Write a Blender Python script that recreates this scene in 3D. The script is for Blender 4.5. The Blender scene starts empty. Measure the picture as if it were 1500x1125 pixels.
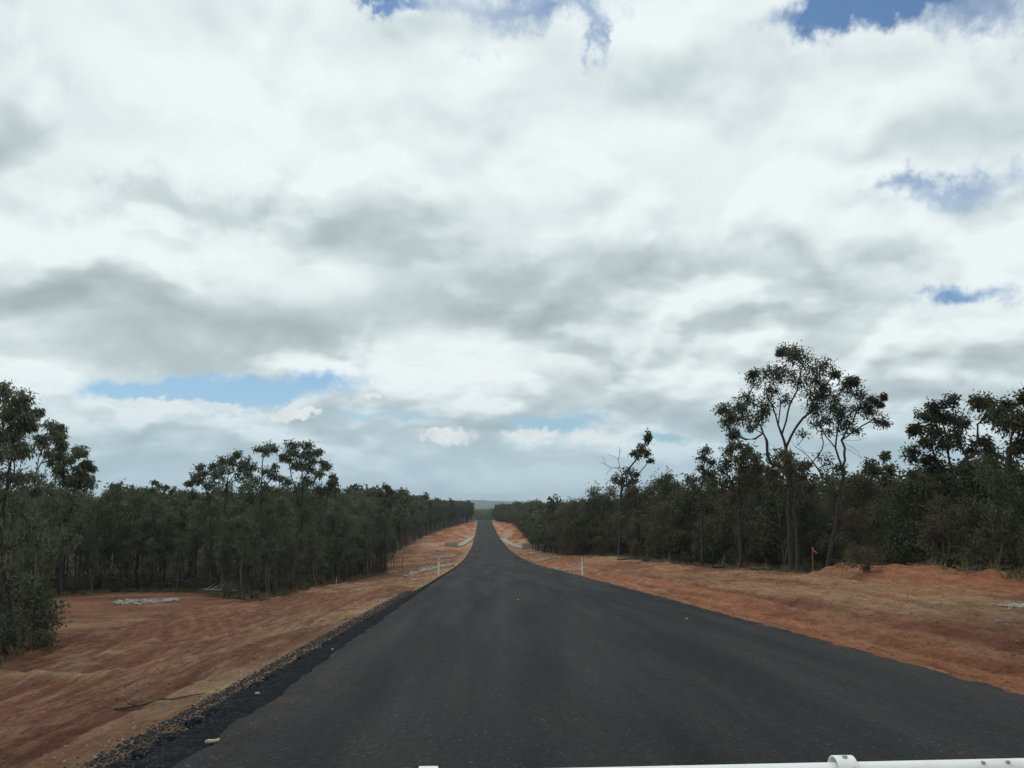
import bpy, bmesh, math, random
import numpy as np

# ------------------------------------------------------------------ camera, sky, sun, exposure
SC = bpy.context.scene
COL = SC.collection
EYE = 1.68
HAZE = 0.00011          # per metre
cam = bpy.data.objects.new('camera', bpy.data.cameras.new('camera'))
COL.objects.link(cam)
cam.location = (0.0, 0.0, EYE)
PITCH, YAW = math.atan(182.5 / 1299), math.atan(44 / 1299)
cam.rotation_euler = (math.pi / 2 + PITCH, 0, -YAW)
cam.data.sensor_width = 36.0
cam.data.lens = 31.18
cam.data.clip_start = 0.1
cam.data.clip_end = 60000
SC.camera = cam
SC.render.engine = 'CYCLES'
SC.view_settings.view_transform = 'Standard'
SC.view_settings.look = 'None'
SC.view_settings.exposure = 0.0
SC.view_settings.gamma = 1.0
SC.view_settings.use_curve_mapping = False
SC.cycles.max_bounces = 6
SC.cycles.diffuse_bounces = 3
SC.cycles.volume_bounces = 0
SC.cycles.transparent_max_bounces = 4
SC.cycles.use_denoising = True
SC.cycles.denoiser = 'OPENIMAGEDENOISE'
SC.cycles.denoising_input_passes = 'RGB_ALBEDO_NORMAL'
SC.cycles.denoising_prefilter = 'NONE'

SUN_EL, SUN_AZ = math.radians(58), math.radians(-35)      # azimuth clockwise from +Y
sun = bpy.data.objects.new('sun', bpy.data.lights.new('sun', 'SUN'))
COL.objects.link(sun)
sun.data.energy = 0.9
sun.data.angle = math.radians(14)
sun.data.color = (1.0, 0.95, 0.88)
sun.rotation_euler = (math.pi / 2 - SUN_EL, 0, math.pi - SUN_AZ)
sun.location = (0, 0, 60)

world = bpy.data.worlds.new('World')
SC.world = world
world.use_nodes = True


class NT:
    """tiny node-graph helper"""
    def __init__(self, tree):
        self.t = tree
        tree.nodes.clear()

    def n(self, kind, **kw):
        nd = self.t.nodes.new(kind)
        for k, v in kw.items():
            setattr(nd, k, v)
        return nd

    def put(self, sock, v):
        if hasattr(v, 'is_output'):
            self.t.links.new(v, sock)
        elif v is not None:
            try:
                sock.default_value = v
            except Exception:
                sock.default_value = tuple(v) + (1.0,)

    def math(self, op, a, b=None, c=None, clamp=False):
        nd = self.n('ShaderNodeMath', operation=op)
        nd.use_clamp = clamp
        for i, v in enumerate((a, b, c)):
            if v is not None:
                self.put(nd.inputs[i], v)
        return nd.outputs[0]

    def vec(self, op, a, b=None, c=None, out=0):
        nd = self.n('ShaderNodeVectorMath', operation=op)
        for i, v in enumerate((a, b, c)):
            if v is not None:
                self.put(nd.inputs[i], v)
        return nd.outputs[out]

    def scale(self, a, s):
        nd = self.n('ShaderNodeVectorMath', operation='SCALE')
        self.put(nd.inputs[0], a)
        self.put(nd.inputs[3], s)
        return nd.outputs[0]

    def comb(self, x, y, z):
        nd = self.n('ShaderNodeCombineXYZ')
        for i, v in enumerate((x, y, z)):
            self.put(nd.inputs[i], v)
        return nd.outputs[0]

    def sep(self, v):
        nd = self.n('ShaderNodeSeparateXYZ')
        self.put(nd.inputs[0], v)
        return nd.outputs

    def noise(self, v, scale, detail=4.0, rough=0.5, dist=0.0, color=False, dim='3D'):
        nd = self.n('ShaderNodeTexNoise')
        nd.noise_dimensions = dim
        self.put(nd.inputs['Vector'], v)
        nd.inputs['Scale'].default_value = scale
        nd.inputs['Detail'].default_value = detail
        nd.inputs['Roughness'].default_value = rough
        nd.inputs['Distortion'].default_value = dist
        return nd.outputs[1 if color else 0]

    def smooth(self, v, a, b, lo=0.0, hi=1.0):
        nd = self.n('ShaderNodeMapRange', interpolation_type='SMOOTHSTEP')
        self.put(nd.inputs[0], v)
        for i, x in enumerate((a, b, lo, hi)):
            self.put(nd.inputs[i + 1], x)
        return nd.outputs[0]

    def lin(self, v, a, b, lo=0.0, hi=1.0):
        nd = self.n('ShaderNodeMapRange')
        self.put(nd.inputs[0], v)
        for i, x in enumerate((a, b, lo, hi)):
            self.put(nd.inputs[i + 1], x)
        return nd.outputs[0]

    def mix(self, f, a, b, kind='MIX'):
        nd = self.n('ShaderNodeMix', data_type='RGBA', blend_type=kind)
        self.put(nd.inputs[0], f)
        self.put(nd.inputs[6], a)
        self.put(nd.inputs[7], b)
        return nd.outputs[2]


# gaps in the cloud layer (azimuth deg, elevation deg, half widths, depth)
# white cumulus heads
HEADS = (
    (-2.2, 4.6, 1.8, 0.48, 0.90),
    (-2.9, 4.9, 0.7, 0.39, 0.50),
    (2.8, 4.6, 1.5, 0.44, 0.85),
    (4.1, 4.8, 0.8, 0.35, 0.50),
    (7.0, 4.6, 1.3, 0.48, 0.90),
    (9.0, 4.2, 1.0, 0.39, 0.50),
    (-12.0, 5.9, 1.1, 0.38, 0.90),
    (-10.9, 6.2, 0.6, 0.30, 0.50),
    (-13.2, 5.6, 1.2, 0.34, 0.60),
    (-7.1, 7.2, 0.6, 0.26, 0.80),
    (-20.0, 6.2, 3.5, 0.45, 0.80),
    (-16.5, 6.0, 1.6, 0.38, 0.70),
    (5.1, 9.6, 1.3, 0.57, 0.60),
    (7.3, 9.4, 1.1, 0.44, 0.40),
    (12.9, 7.4, 2.5, 0.52, 0.55),
    (28.5, 11.1, 1.2, 0.55, 0.70),
    (27.6, 11.6, 0.5, 0.36, 0.50),
    (-6.4, 3.9, 2.6, 0.22, 0.40),
    (13.3, 4.1, 1.7, 0.30, 0.50),
)
GAPS = (
    (-5.1, 31.1, 3.5, 0.96, -1.63),
    (-7.5, 30.9, 1.2, 0.44, -0.93),
    (1.2, 30.3, 3.3, 1.20, -0.85),
    (-0.2, 28.0, 1.2, 0.70, -0.70),
    (7.4, 28.9, 0.9, 1.29, -1.08),
    (5.0, 30.9, 3.3, 0.97, -0.93),
    (27.6, 29.2, 6.9, 1.10, -1.86),
    (33.2, 26.3, 2.7, 1.68, -1.32),
    (23.7, 28.5, 2.4, 0.93, -0.78),
    (30.1, 27.2, 2.2, 1.03, -0.54),
    (26.5, 18.6, 2.1, 0.70, -1.08),
    (30.9, 18.4, 2.7, 0.97, -0.96),
    (29.4, 11.8, 1.8, 0.58, -1.47),
    (27.1, 12.6, 1.1, 0.32, -0.78),
    (-15.3, 7.0, 5.0, 0.84, -1.55),
    (-19.9, 7.0, 2.7, 0.41, -1.08),
    (-9.5, 7.9, 2.2, 0.61, -0.93),
    (3.7, 5.6, 3.5, 0.62, -1.12),
    (-3.8, 5.7, 2.6, 0.48, -0.70),
    (12.0, 4.3, 2.1, 0.35, -0.85),
    (16.2, 4.4, 1.2, 0.51, -0.78),
    (-8.1, 5.7, 2.6, 0.43, -0.62),
    (-18.2, 25.4, 14.6, 4.40, 0.40),
    (8.8, 22.6, 14.3, 4.80, 0.40),
    (-19.6, 12.9, 13.9, 3.24, 0.40),
    (6.5, 14.2, 13.0, 3.02, 0.32),
    (21.3, 8.5, 9.3, 2.08, 0.20),
    (20.0, 25.3, 6.1, 2.64, 0.32),
)
# grey bases (-) and sunlit heads (+) of the nearer clouds
SHADES = (
    (-24.8, 12.2, 5.7, 1.56, 0.10),
    (-20.2, 10.0, 5.2, 1.22, 0.06),
    (-2.7, 25.1, 7.9, 1.04, -0.07),
    (13.5, 26.7, 6.1, 1.00, -0.07),
    (25.9, 21.7, 5.5, 1.29, -0.10),
    (-24.8, 22.1, 4.6, 1.11, -0.08),
    (-6.9, 28.9, 5.6, 1.13, -0.05),
    (-17.0, 18.0, 5.9, 0.97, -0.34),
    (-23.0, 18.1, 2.7, 1.08, -0.18),
    (-6.7, 19.0, 4.1, 0.92, -0.17),
    (-26.6, 11.8, 6.3, 1.77, -0.15),
    (-19.9, 11.0, 4.8, 1.39, -0.15),
    (-13.4, 11.3, 3.4, 0.93, -0.30),
    (-6.6, 13.2, 9.9, 2.15, -0.14),
    (8.7, 14.2, 8.3, 1.64, -0.26),
    (1.5, 13.2, 4.5, 1.14, -0.16),
    (15.8, 15.6, 6.2, 1.51, -0.18),
    (24.3, 13.2, 5.2, 1.45, -0.14),
    (6.5, 17.2, 2.7, 1.07, -0.18),
    (16.9, 24.3, 3.0, 0.94, -0.07),
    (-29.7, 25.0, 2.1, 4.02, -0.16),
    (-29.6, 20.0, 2.1, 2.49, -0.13),
    (-19.9, 3.8, 10.5, 1.14, -0.12),
    (-17.0, 25.9, 8.8, 2.97, 0.09),
    (-10.3, 21.0, 3.6, 0.57, 0.06),
    (-23.7, 6.1, 4.9, 0.56, 0.22),
    (4.6, 9.6, 2.2, 0.70, 0.18),
    (12.9, 7.7, 3.8, 0.95, 0.12),
    (-2.0, 4.7, 1.5, 0.39, 0.28),
    (2.8, 4.6, 1.2, 0.40, 0.22),
    (7.2, 4.6, 1.5, 0.44, 0.22),
    (-11.3, 6.1, 1.4, 0.39, 0.20),
    (24.8, 11.8, 1.4, 0.49, 0.14),
    (8.9, 23.8, 9.8, 2.40, 0.05),
    (-26.3, 7.7, 5.4, 0.54, 0.12),
    (-3.8, 8.9, 4.9, 0.70, 0.08),
    (17.3, 10.4, 4.9, 0.85, 0.10),
    (28.6, 4.1, 5.4, 1.57, -0.06),
    (27.4, 15.3, 5.3, 1.17, 0.08),
    (12.8, 4.5, 9.0, 0.52, -0.05),
)

def build_sky():
    g = NT(world.node_tree)
    N2 = lambda *a, **k: g.noise(*a, dim='2D', **k)
    out = g.n('ShaderNodeOutputWorld')
    bg = g.n('ShaderNodeBackground')
    bg.inputs[1].default_value = 0.1
    g.t.links.new(bg.outputs[0], out.inputs[0])
    sky = g.n('ShaderNodeTexSky', sky_type='NISHITA')
    sky.sun_disc = False
    sky.sun_elevation = SUN_EL
    sky.sun_rotation = SUN_AZ
    sky.air_density = 1.0
    sky.dust_density = 0.6
    sky.ozone_density = 1.6
    d = g.vec('NORMALIZE', g.n('ShaderNodeTexCoord').outputs['Generated'])
    x, y, z = g.sep(d)
    zc = g.math('MAXIMUM', z, 0.0)
    az = g.math('MULTIPLY', g.math('ARCTAN2', x, y), 180 / math.pi)
    el = g.math('MULTIPLY', g.math('ARCSINE', z), 180 / math.pi)
    ang = g.comb(az, el, 0.0)
    # cloud layer seen in perspective: rows get thin and close near the horizon
    inv = g.math('DIVIDE', 1.0, g.math('ADD', zc, 0.34))
    P = g.comb(g.math('MULTIPLY', x, inv), g.math('MULTIPLY', y, inv), 0.0)
    # billowy warp of the angular coordinates, finer near the horizon
    w1 = g.vec('SUBTRACT', N2(ang, 0.16, 5.0, 0.58, color=True), (0.5, 0.5, 0.5))
    amp = g.smooth(el, 2.0, 22.0, 2.2, 7.0)
    w1 = g.scale(w1, amp)
    w2 = g.vec('SUBTRACT', N2(ang, 0.9, 4.0, 0.6, color=True), (0.5, 0.5, 0.5))
    w2 = g.scale(w2, g.smooth(el, 2.0, 22.0, 0.8, 1.7))
    ang_w = g.vec('ADD', ang, g.vec('MULTIPLY', g.vec('ADD', w1, w2), (1.5, 0.8, 0.0)))

    def field(table):
        acc = 0.0
        for (a, e, sa, se, k) in table:
            q = g.vec('MULTIPLY_ADD', ang_w, (1 / sa, 1 / se, 0), (-a / sa, -e / se, 0))
            r2 = g.vec('DOT_PRODUCT', q, q, out=1)
            v = g.math('POWER', 0.5, r2)
            acc = g.math('MULTIPLY_ADD', v, k, acc)
        return acc

    def puffs(Q):
        wq = g.scale(g.vec('SUBTRACT', N2(Q, 2.4, 4.0, 0.55, color=True), (0.5, 0.5, 0.5)), 0.42)
        Qw = g.vec('ADD', Q, wq)
        v = g.n('ShaderNodeTexVoronoi', voronoi_dimensions='2D', feature='SMOOTH_F1')
        v.inputs['Scale'].default_value = 2.3
        v.inputs['Detail'].default_value = 2.0
        v.inputs['Roughness'].default_value = 0.42
        v.inputs['Lacunarity'].default_value = 2.3
        v.inputs['Smoothness'].default_value = 0.75
        g.put(v.inputs['Vector'], Qw)
        puff = g.lin(v.outputs['Distance'], 0.15, 0.75, 0.78, 0.22)
        nz = N2(Q, 2.0, 5.0, 0.46, 0.15)
        return g.math('ADD', g.math('MULTIPLY', puff, 0.5), g.math('MULTIPLY', nz, 0.5))
    n1 = puffs(P)
    n1b = puffs(g.scale(P, 1.05))
    n2 = N2(g.vec('ADD', P, (7.3, 2.1, 0.0)), 1.6, 4.0, 0.45, 0.2)
    n3 = N2(P, 8.5, 7.0, 0.64, 0.5)
    cov = g.math('MULTIPLY_ADD', g.math('SUBTRACT', n1, 0.5), 1.5, 0.66)
    cov = g.math('MULTIPLY_ADD', g.math('SUBTRACT', n3, 0.5), 0.55, cov)
    cov = g.math('ADD', cov, field(GAPS))
    cov = g.math('ADD', cov, g.smooth(el, 30.0, 45.0, 0.25, 0.0))
    opac = g.smooth(cov, g.smooth(el, 5.0, 14.0, -0.15, -0.85), g.smooth(el, 5.0, 14.0, 0.50, 0.72))
    # brightness of the cloud: thick parts grey below, sunlit rims
    rel = g.math('SUBTRACT', n1b, n1)
    b = g.math('MULTIPLY_ADD', g.math('SUBTRACT', 0.5, n2), g.smooth(el, 10.0, 22.0, 0.48, 0.36), 0.795)
    b = g.math('MULTIPLY_ADD', rel, g.smooth(el, 8.0, 22.0, 3.3, 1.7), b)
    b = g.math('MULTIPLY_ADD', g.math('SUBTRACT', n3, 0.5), 0.12, b)
    b = g.math('MULTIPLY_ADD', g.math('SUBTRACT', 0.75, cov), 0.10, b)
    b = g.math('ADD', b, field(SHADES))
    b = g.math('ADD', b, g.smooth(el, 0.0, 17.0, -0.30, 0.10))
    ramp = g.n('ShaderNodeValToRGB')
    cr = ramp.color_ramp
    cr.elements[0].position = 0.0
    cr.elements[0].color = (0.345, 0.425, 0.445, 1)
    cr.elements[1].position = 1.0
    cr.elements[1].color = (0.875, 0.95, 0.955, 1)
    e = cr.elements.new(0.5)
    e.color = (0.52, 0.61, 0.63, 1)
    e = cr.elements.new(0.8)
    e.color = (0.74, 0.83, 0.84, 1)
    g.put(ramp.inputs[0], b)
    cloud = g.scale(ramp.outputs[0], 10.0)
    # low cloud far off takes the blue-grey of the air
    lowc = g.mix(g.smooth(el, 0.5, 9.0, 0.80, 0.0), cloud, (4.6, 6.2, 7.2))
    blue = g.vec('MULTIPLY', sky.outputs[0], (0.70, 0.86, 0.97))
    col = g.mix(opac, blue, lowc)
    # crisp white heads of the small cumulus far away
    w3 = g.vec('SUBTRACT', N2(ang, 1.5, 4.0, 0.5, color=True), (0.5, 0.5, 0.5))
    ang_h = g.vec('ADD', ang, g.vec('MULTIPLY', w3, (2.0, 1.1, 0.0)))
    acc = 0.0
    for (a, e, sa, se, k) in HEADS:
        q = g.vec('MULTIPLY_ADD', ang_h, (1 / sa, 1 / se, 0), (-a / sa, -e / se, 0))
        acc = g.math('MULTIPLY_ADD', g.math('POWER', 0.5, g.vec('DOT_PRODUCT', q, q, out=1)), k, acc)
    hd = g.smooth(acc, 0.30, 0.75)
    hd = g.math('MULTIPLY', hd, g.lin(n3, 0.3, 0.6, 0.55, 1.0))
    col = g.mix(hd, col, (7.9, 8.5, 8.6))
    # below the horizon: ground tone
    col = g.mix(g.smooth(el, -2.0, 0.0), (1.2, 0.9, 0.7), col)
    g.put(bg.inputs[0], col)


build_sky()

# ------------------------------------------------------------------ small helpers
def mat(name):
    m = bpy.data.materials.new(name)
    m.use_nodes = True
    g = NT(m.node_tree)
    o = g.n('ShaderNodeOutputMaterial')
    p = g.n('ShaderNodeBsdfPrincipled')
    g.t.links.new(p.outputs[0], o.inputs[0])
    return m, g, p, o


def bump(g, p, h, dist, strength=1.0):
    b = g.n('ShaderNodeBump')
    b.inputs['Strength'].default_value = strength
    b.inputs['Distance'].default_value = dist
    g.put(b.inputs['Height'], h)
    g.t.links.new(b.outputs[0], p.inputs['Normal'])


def tag(o, label=None, cat=None, group=None, kind=None):
    if label: o['label'] = label
    if cat: o['category'] = cat
    if group: o['group'] = group
    if kind: o['kind'] = kind
    return o


def mesh_np(name, V, quads=None, tris=None, attrs=None, mats=(), matidx=None, smooth=False):
    V = np.asarray(V, np.float32)
    me = bpy.data.meshes.new(name)
    nq = 0 if quads is None else len(quads)
    nt = 0 if tris is None else len(tris)
    me.vertices.add(len(V))
    me.vertices.foreach_set('co', V.ravel())
    loops = []
    if nq: loops.append(np.asarray(quads, np.int32).ravel())
    if nt: loops.append(np.asarray(tris, np.int32).ravel())
    loops = np.concatenate(loops)
    me.loops.add(len(loops))
    me.loops.foreach_set('vertex_index', loops)
    me.polygons.add(nq + nt)
    starts = np.concatenate([np.arange(nq) * 4, nq * 4 + np.arange(nt) * 3]).astype(np.int32)
    me.polygons.foreach_set('loop_start', starts)
    if matidx is not None:
        me.polygons.foreach_set('material_index', np.asarray(matidx, np.int32))
    me.polygons.foreach_set('use_smooth', np.full(nq + nt, smooth, bool))
    for k, (typ, dom, data) in (attrs or {}).items():
        a = me.attributes.new(k, typ, dom)
        a.data.foreach_set('color' if 'COLOR' in typ else 'value', np.asarray(data, np.float32).ravel())
    me.update(calc_edges=True)
    for m in mats: me.materials.append(m)
    return me


def link(name, me, parent=None, loc=None):
    o = bpy.data.objects.new(name, me)
    COL.objects.link(o)
    if parent is not None: o.parent = parent
    if loc is not None: o.location = loc
    return o


def empty(name, loc, rz=0.0, sc=1.0):
    o = bpy.data.objects.new(name, None)
    o.empty_display_size = 0.3
    o.location = loc
    o.rotation_euler = (0, 0, rz)
    o.scale = (sc, sc, sc)
    COL.objects.link(o)
    return o


def dup(root, loc, rz, sc, label=None, group=None):
    r = root.copy()
    COL.objects.link(r)
    r.location, r.rotation_euler, r.scale = loc, (0, 0, rz), sc if hasattr(sc, '__len__') else (sc, sc, sc)
    if label: r['label'] = label
    if group: r['group'] = group
    for ch in root.children:
        c = ch.copy()
        COL.objects.link(c)
        c.parent = r
    return r


# ------------------------------------------------------------------ lie of the land
def _hash(ix, iy, seed):
    h = (ix.astype(np.int64) * 374761393 + iy.astype(np.int64) * 668265263 + seed * 1274126177) & 0xFFFFFFFF
    h = ((h ^ (h >> 13)) * 1274126177) & 0xFFFFFFFF
    h = h ^ (h >> 16)
    return (h & 0xFFFFFF) / float(0x1000000)


def vnoise(x, y, seed=0):
    x, y = np.broadcast_arrays(np.asarray(x, float), np.asarray(y, float))
    ix, iy = np.floor(x), np.floor(y)
    fx, fy = x - ix, y - iy
    fx, fy = fx * fx * (3 - 2 * fx), fy * fy * (3 - 2 * fy)
    ix, iy = ix.astype(np.int64), iy.astype(np.int64)
    a, b = _hash(ix, iy, seed), _hash(ix + 1, iy, seed)
    c, d = _hash(ix, iy + 1, seed), _hash(ix + 1, iy + 1, seed)
    return (a + (b - a) * fx) * (1 - fy) + (c + (d - c) * fx) * fy - 0.5


def fbm(x, y, seed=0, octv=4, gain=0.5):
    s, a = 0.0, 1.0
    for i in range(octv):
        s = s + a * vnoise(x * 2 ** i + 17.3 * i, y * 2 ** i - 9.1 * i, seed + i)
        a *= gain
    return s


def sst(a, b, x):
    t = np.clip((np.asarray(x, float) - a) / (b - a), 0, 1)
    return t * t * (3 - 2 * t)


RY = np.array([-200, -20, 0, 10.2, 37, 60, 88.6, 130, 183, 250, 316, 440, 570, 615, 700, 1000, 2000, 4000, 9000], float)
RZ = np.array([8.8, .88, 0, -.445, -1.63, -2.68, -4.0, -5.62, -7.05, -7.95, -8.25, -7.5, -6.2, -6.15, -8.2, -13, -11.5, -9.5, -9.5], float)
_m = np.gradient(RZ, RY)


def road_z(y):
    y = np.asarray(y, float)
    i = np.clip(np.searchsorted(RY, y) - 1, 0, len(RY) - 2)
    h = RY[i + 1] - RY[i]
    t = np.clip((y - RY[i]) / h, 0, 1)
    return ((2 * t**3 - 3 * t**2 + 1) * RZ[i] + (t**3 - 2 * t**2 + t) * h * _m[i]
            + (-2 * t**3 + 3 * t**2) * RZ[i + 1] + (t**3 - t**2) * h * _m[i + 1])


XL, XR = -2.38, 6.3          # edges of the seal
# outline of the cleared corridor: woodland starts outside it
CLEAR = np.array([(-16, -40), (-15.6, 20), (-14.6, 31), (-20, 40), (-28, 55), (-33, 68), (-30, 75), (-22, 73), (-18, 64),
                  (-15, 61), (-15.3, 89), (-13.6, 110), (-12.6, 131), (-14.5, 141), (-16.5, 185), (-18.5, 300), (-16, 400),
                  (-9, 500), (-5.5, 560), (-5.5, 650), (9, 650), (8.6, 570), (13, 480), (15, 420), (14, 300), (11.8, 225),
                  (10.8, 185), (11.8, 150), (14, 120), (15.3, 100), (15.9, 70), (17.2, 46), (17.6, 36), (17.6, 30),
                  (20, 20), (21, -40)], float)


def edge_dist(x, y):
    """metres outside the cleared corridor (negative inside)"""
    x, y = np.broadcast_arrays(np.asarray(x, float), np.asarray(y, float))
    d2 = np.full(x.shape, 1e18)
    ins = np.zeros(x.shape, bool)
    n = len(CLEAR)
    for i in range(n):
        a, b = CLEAR[i], CLEAR[(i + 1) % n]
        ab = b - a
        t = np.clip(((x - a[0]) * ab[0] + (y - a[1]) * ab[1]) / (ab @ ab), 0, 1)
        d2 = np.minimum(d2, (x - a[0] - t * ab[0]) ** 2 + (y - a[1] - t * ab[1]) ** 2)
        c = ((a[1] > y) != (b[1] > y)) & (x < ab[0] * (y - a[1]) / (ab[1] if abs(ab[1]) > 1e-9 else 1e-9) + a[0])
        ins ^= c
    return np.where(ins, -1, 1) * np.sqrt(d2)


def ground_z(x, y):
    """smooth ground, without the fine churned relief"""
    x, y = np.broadcast_arrays(np.asarray(x, float), np.asarray(y, float))
    z = road_z(y)
    # left: falls away from the seal, climbs again past the dip
    t = np.clip((XL - x) / 12.0, 0, 10)
    hl = np.interp(y, [-50, 115, 185, 300, 480, 570, 640, 900], [-1.55, -1.55, .35, .9, .6, .1, 0, 0])
    left = hl * sst(0.06, .72, t) - 0.12 * sst(0, .08, t)
    # right: shallow drain, then a low bank
    u = np.clip(x - XR, 0, 200)
    hr = np.interp(y, [-50, 46, 75, 100, 183, 260, 320, 450, 570, 640, 900], [.45, .42, .5, .95, .25, .9, 1.6, 1.6, .6, 0, 0])
    right = hr * sst(1.5, 8.0, u) - np.interp(y, [0, 60, 200], [.42, .3, .15]) * np.exp(-((u - 2.1) / 1.3) ** 2) - 0.06 * sst(0, .5, u)
    far = sst(20, 60, np.abs(x - 2)) * (0.9 * fbm(x / 40, y / 40, 5, 2))
    wide = sst(60, 600, np.abs(x)) * sst(200, 900, y) * 3.0
    z = z - .13 * sst(.62, .42, XL - x) * (x < XL + .1)
    z = z + np.where(x < XL, left, 0) + np.where(x > XR, right, 0) + far + wide
    # cleared windrows: the orange heap on the right, the pale ridge on the left
    def ridge(x0, y0, x1, y1, w, h):
        ab = np.array([x1 - x0, y1 - y0])
        t = np.clip(((x - x0) * ab[0] + (y - y0) * ab[1]) / (ab @ ab), 0, 1)
        q = (x - x0 - t * ab[0]) ** 2 + (y - y0 - t * ab[1]) ** 2
        return h * np.exp(-q / w ** 2) * (0.88 + 0.30 * vnoise(x * .8, y * .8, 41))
    z = z + ridge(16.3, 40, 17.5, 30.4, 1.2, .66) + ridge(18.3, 27.6, 19.3, 21, 1.4, .46)
    z = z + ridge(-13.6, 25.5, -9.3, 23.5, .55, .16) + ridge(12.5, 62, 14.6, 75, 1.6, .25)
    z = z + ridge(10.5, 300, 13.0, 420, 2.2, 1.2) + ridge(-9, 300, -12, 400, 3.0, .8)
    return z


# wheel tracks left by machines on the bare dirt: polylines (x at y)
TRACKS = [([4, 18, 30, 45, 60], [-4.7, -5.4, -7.4, -11.5, -17]), ([4, 18, 30, 45, 60], [-6.5, -7.2, -9.3, -13.6, -19.4]),
          ([4, 18, 30, 45, 58], [-5.5, -6.4, -8.6, -13.0, -18.6]), ([4, 18, 30, 45, 58], [-7.3, -8.2, -10.5, -15.0, -21]),
          ([4, 25, 50, 90, 130], [-4.2, -4.6, -5.4, -6.2, -5.6]), ([4, 25, 50, 90, 130], [-6.1, -6.5, -7.3, -8.1, -7.4]),
          ([8, 30, 60, 100], [-9.5, -9.0, -10.2, -9.2]), ([8, 30, 60, 100], [-11.3, -10.8, -12.0, -10.8]),
          ([12, 24, 34, 44, 60], [-12.4, -11.6, -12.9, -16.5, -24]), ([12, 24, 34, 44, 60], [-14.0, -13.4, -14.6, -18.2, -26]),
          ([6, 20, 45, 100], [7.1, 7.2, 7.3, 7.2]), ([6, 20, 45, 100], [8.9, 9.0, 9.1, 8.9]),
          ([6, 20, 45, 90], [7.9, 8.2, 8.4, 8.1]), ([6, 20, 45, 90], [9.7, 10.0, 10.2, 9.9]),
          ([10, 25, 40, 60], [10.6, 11.9, 13.8, 13.0]), ([10, 25, 40, 60], [12.4, 13.7, 15.6, 14.8])]


def track_mask(x, y):
    """(inside the wheel track, crumbled rim, tread pattern)"""
    ins = rim = tr = 0.0
    for k, (ty, tx) in enumerate(TRACKS):
        ty, tx = np.array(ty, float), np.array(tx, float)
        c = np.interp(y, ty, tx)
        for s in (3.0, 6.0): c = (c + np.interp(y - s, ty, tx) + np.interp(y + s, ty, tx)) / 3
        c = c + 0.30 * vnoise(y * .11, y * 0 + k * 3.1, 90)
        fade = sst(ty[0] - 1, ty[0] + 4, y) * (1 - sst(ty[-1] - 12, ty[-1], y)) * np.clip(.55 + 1.1 * vnoise(y * .25, y * 0 + k * 7.7, 33) + .5 * vnoise(y * 1.1, x * 2, 34), 0, 1)
        q = (x - c) / .24
        i_ = np.exp(-q ** 4) * fade
        ins = np.maximum(ins, i_)
        rim = np.maximum(rim, np.exp(-((np.abs(q) - 1.45) / .4) ** 2) * fade)
        tr = np.where(i_ > .1, 0.5 + 0.5 * np.sin(y * 2 * np.pi / .34 + np.abs(q) * 2.2), tr)
    return ins, rim, tr


def ground_detail(x, y, e):
    """churned relief of the bare dirt (metres)"""
    n = 0.10 * fbm(x * .45, y * .22, 11, 3) + 0.055 * fbm(x * 2.2, y * .30, 12, 3, .55) + .030 * fbm(x * 6.5, y * .35, 15, 3, .6)
    n = n + 0.055 * fbm(x * 5.0, y * 3.2, 13, 3, .65) + .03 * fbm(x * 4.5, y * .8, 14, 3, .6)
    ins, rim, tread = track_mask(x, y)
    n = n - .05 * ins * (.55 + .45 * tread) + .035 * rim
    # erosion clods on the right bank
    n = n + sst(9, 13, x) * 0.10 * np.maximum(fbm(x * 1.3, y * .9, 55, 4, .6), 0)
    edge = np.minimum(sst(0.45, 2.0, XL - x), 1) + sst(0, 1.0, x - XR)
    return n * np.clip(edge, 0.12, 1) * np.where(e > 0, .8, 1) * (1 - .6 * sst(120, 260, y))


def gz(x, y):
    x, y = float(x), float(y)
    e = edge_dist(x, y)
    return float(ground_z(x, y) + ground_detail(np.array(x), np.array(y), e))


# ------------------------------------------------------------------ materials
def leaf_mat(name, c0, c1, trans=0.25, rough=0.5):
    m, g, p, o = mat(name)
    a = g.n('ShaderNodeAttribute', attribute_name='tint')
    oi = g.n('ShaderNodeObjectInfo')
    f = g.math('ADD', a.outputs['Fac'], g.math('MULTIPLY', g.math('SUBTRACT', oi.outputs['Random'], 0.5), 0.35), clamp=True)
    col = g.mix(f, c0, c1)
    g.put(p.inputs['Base Color'], col)
    p.inputs['Roughness'].default_value = rough
    p.inputs['Specular IOR Level'].default_value = 0.35
    tr = g.n('ShaderNodeBsdfTranslucent')
    g.put(tr.inputs[0], g.mix(0.5, col, (c1[0] * 1.3, c1[1] * 1.5, c1[2] * .6)))
    ms = g.n('ShaderNodeMixShader')
    ms.inputs[0].default_value = trans
    g.t.links.new(p.outputs[0], ms.inputs[1])
    g.t.links.new(tr.outputs[0], ms.inputs[2])
    g.t.links.new(ms.outputs[0], o.inputs[0])
    return m


def bark_mat(name, c0, c1, sc=6.0):
    m, g, p, o = mat(name)
    tc = g.n('ShaderNodeTexCoord').outputs['Object']
    v = g.vec('MULTIPLY', tc, (1, 1, 0.25))
    n = g.noise(v, sc * 3, 5, .6, 1.0)
    g.put(p.inputs['Base Color'], g.mix(g.smooth(n, .35, .68), c0, c1))
    p.inputs['Roughness'].default_value = 0.9
    bump(g, p, n, 0.02, 0.8)
    return m


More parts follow.
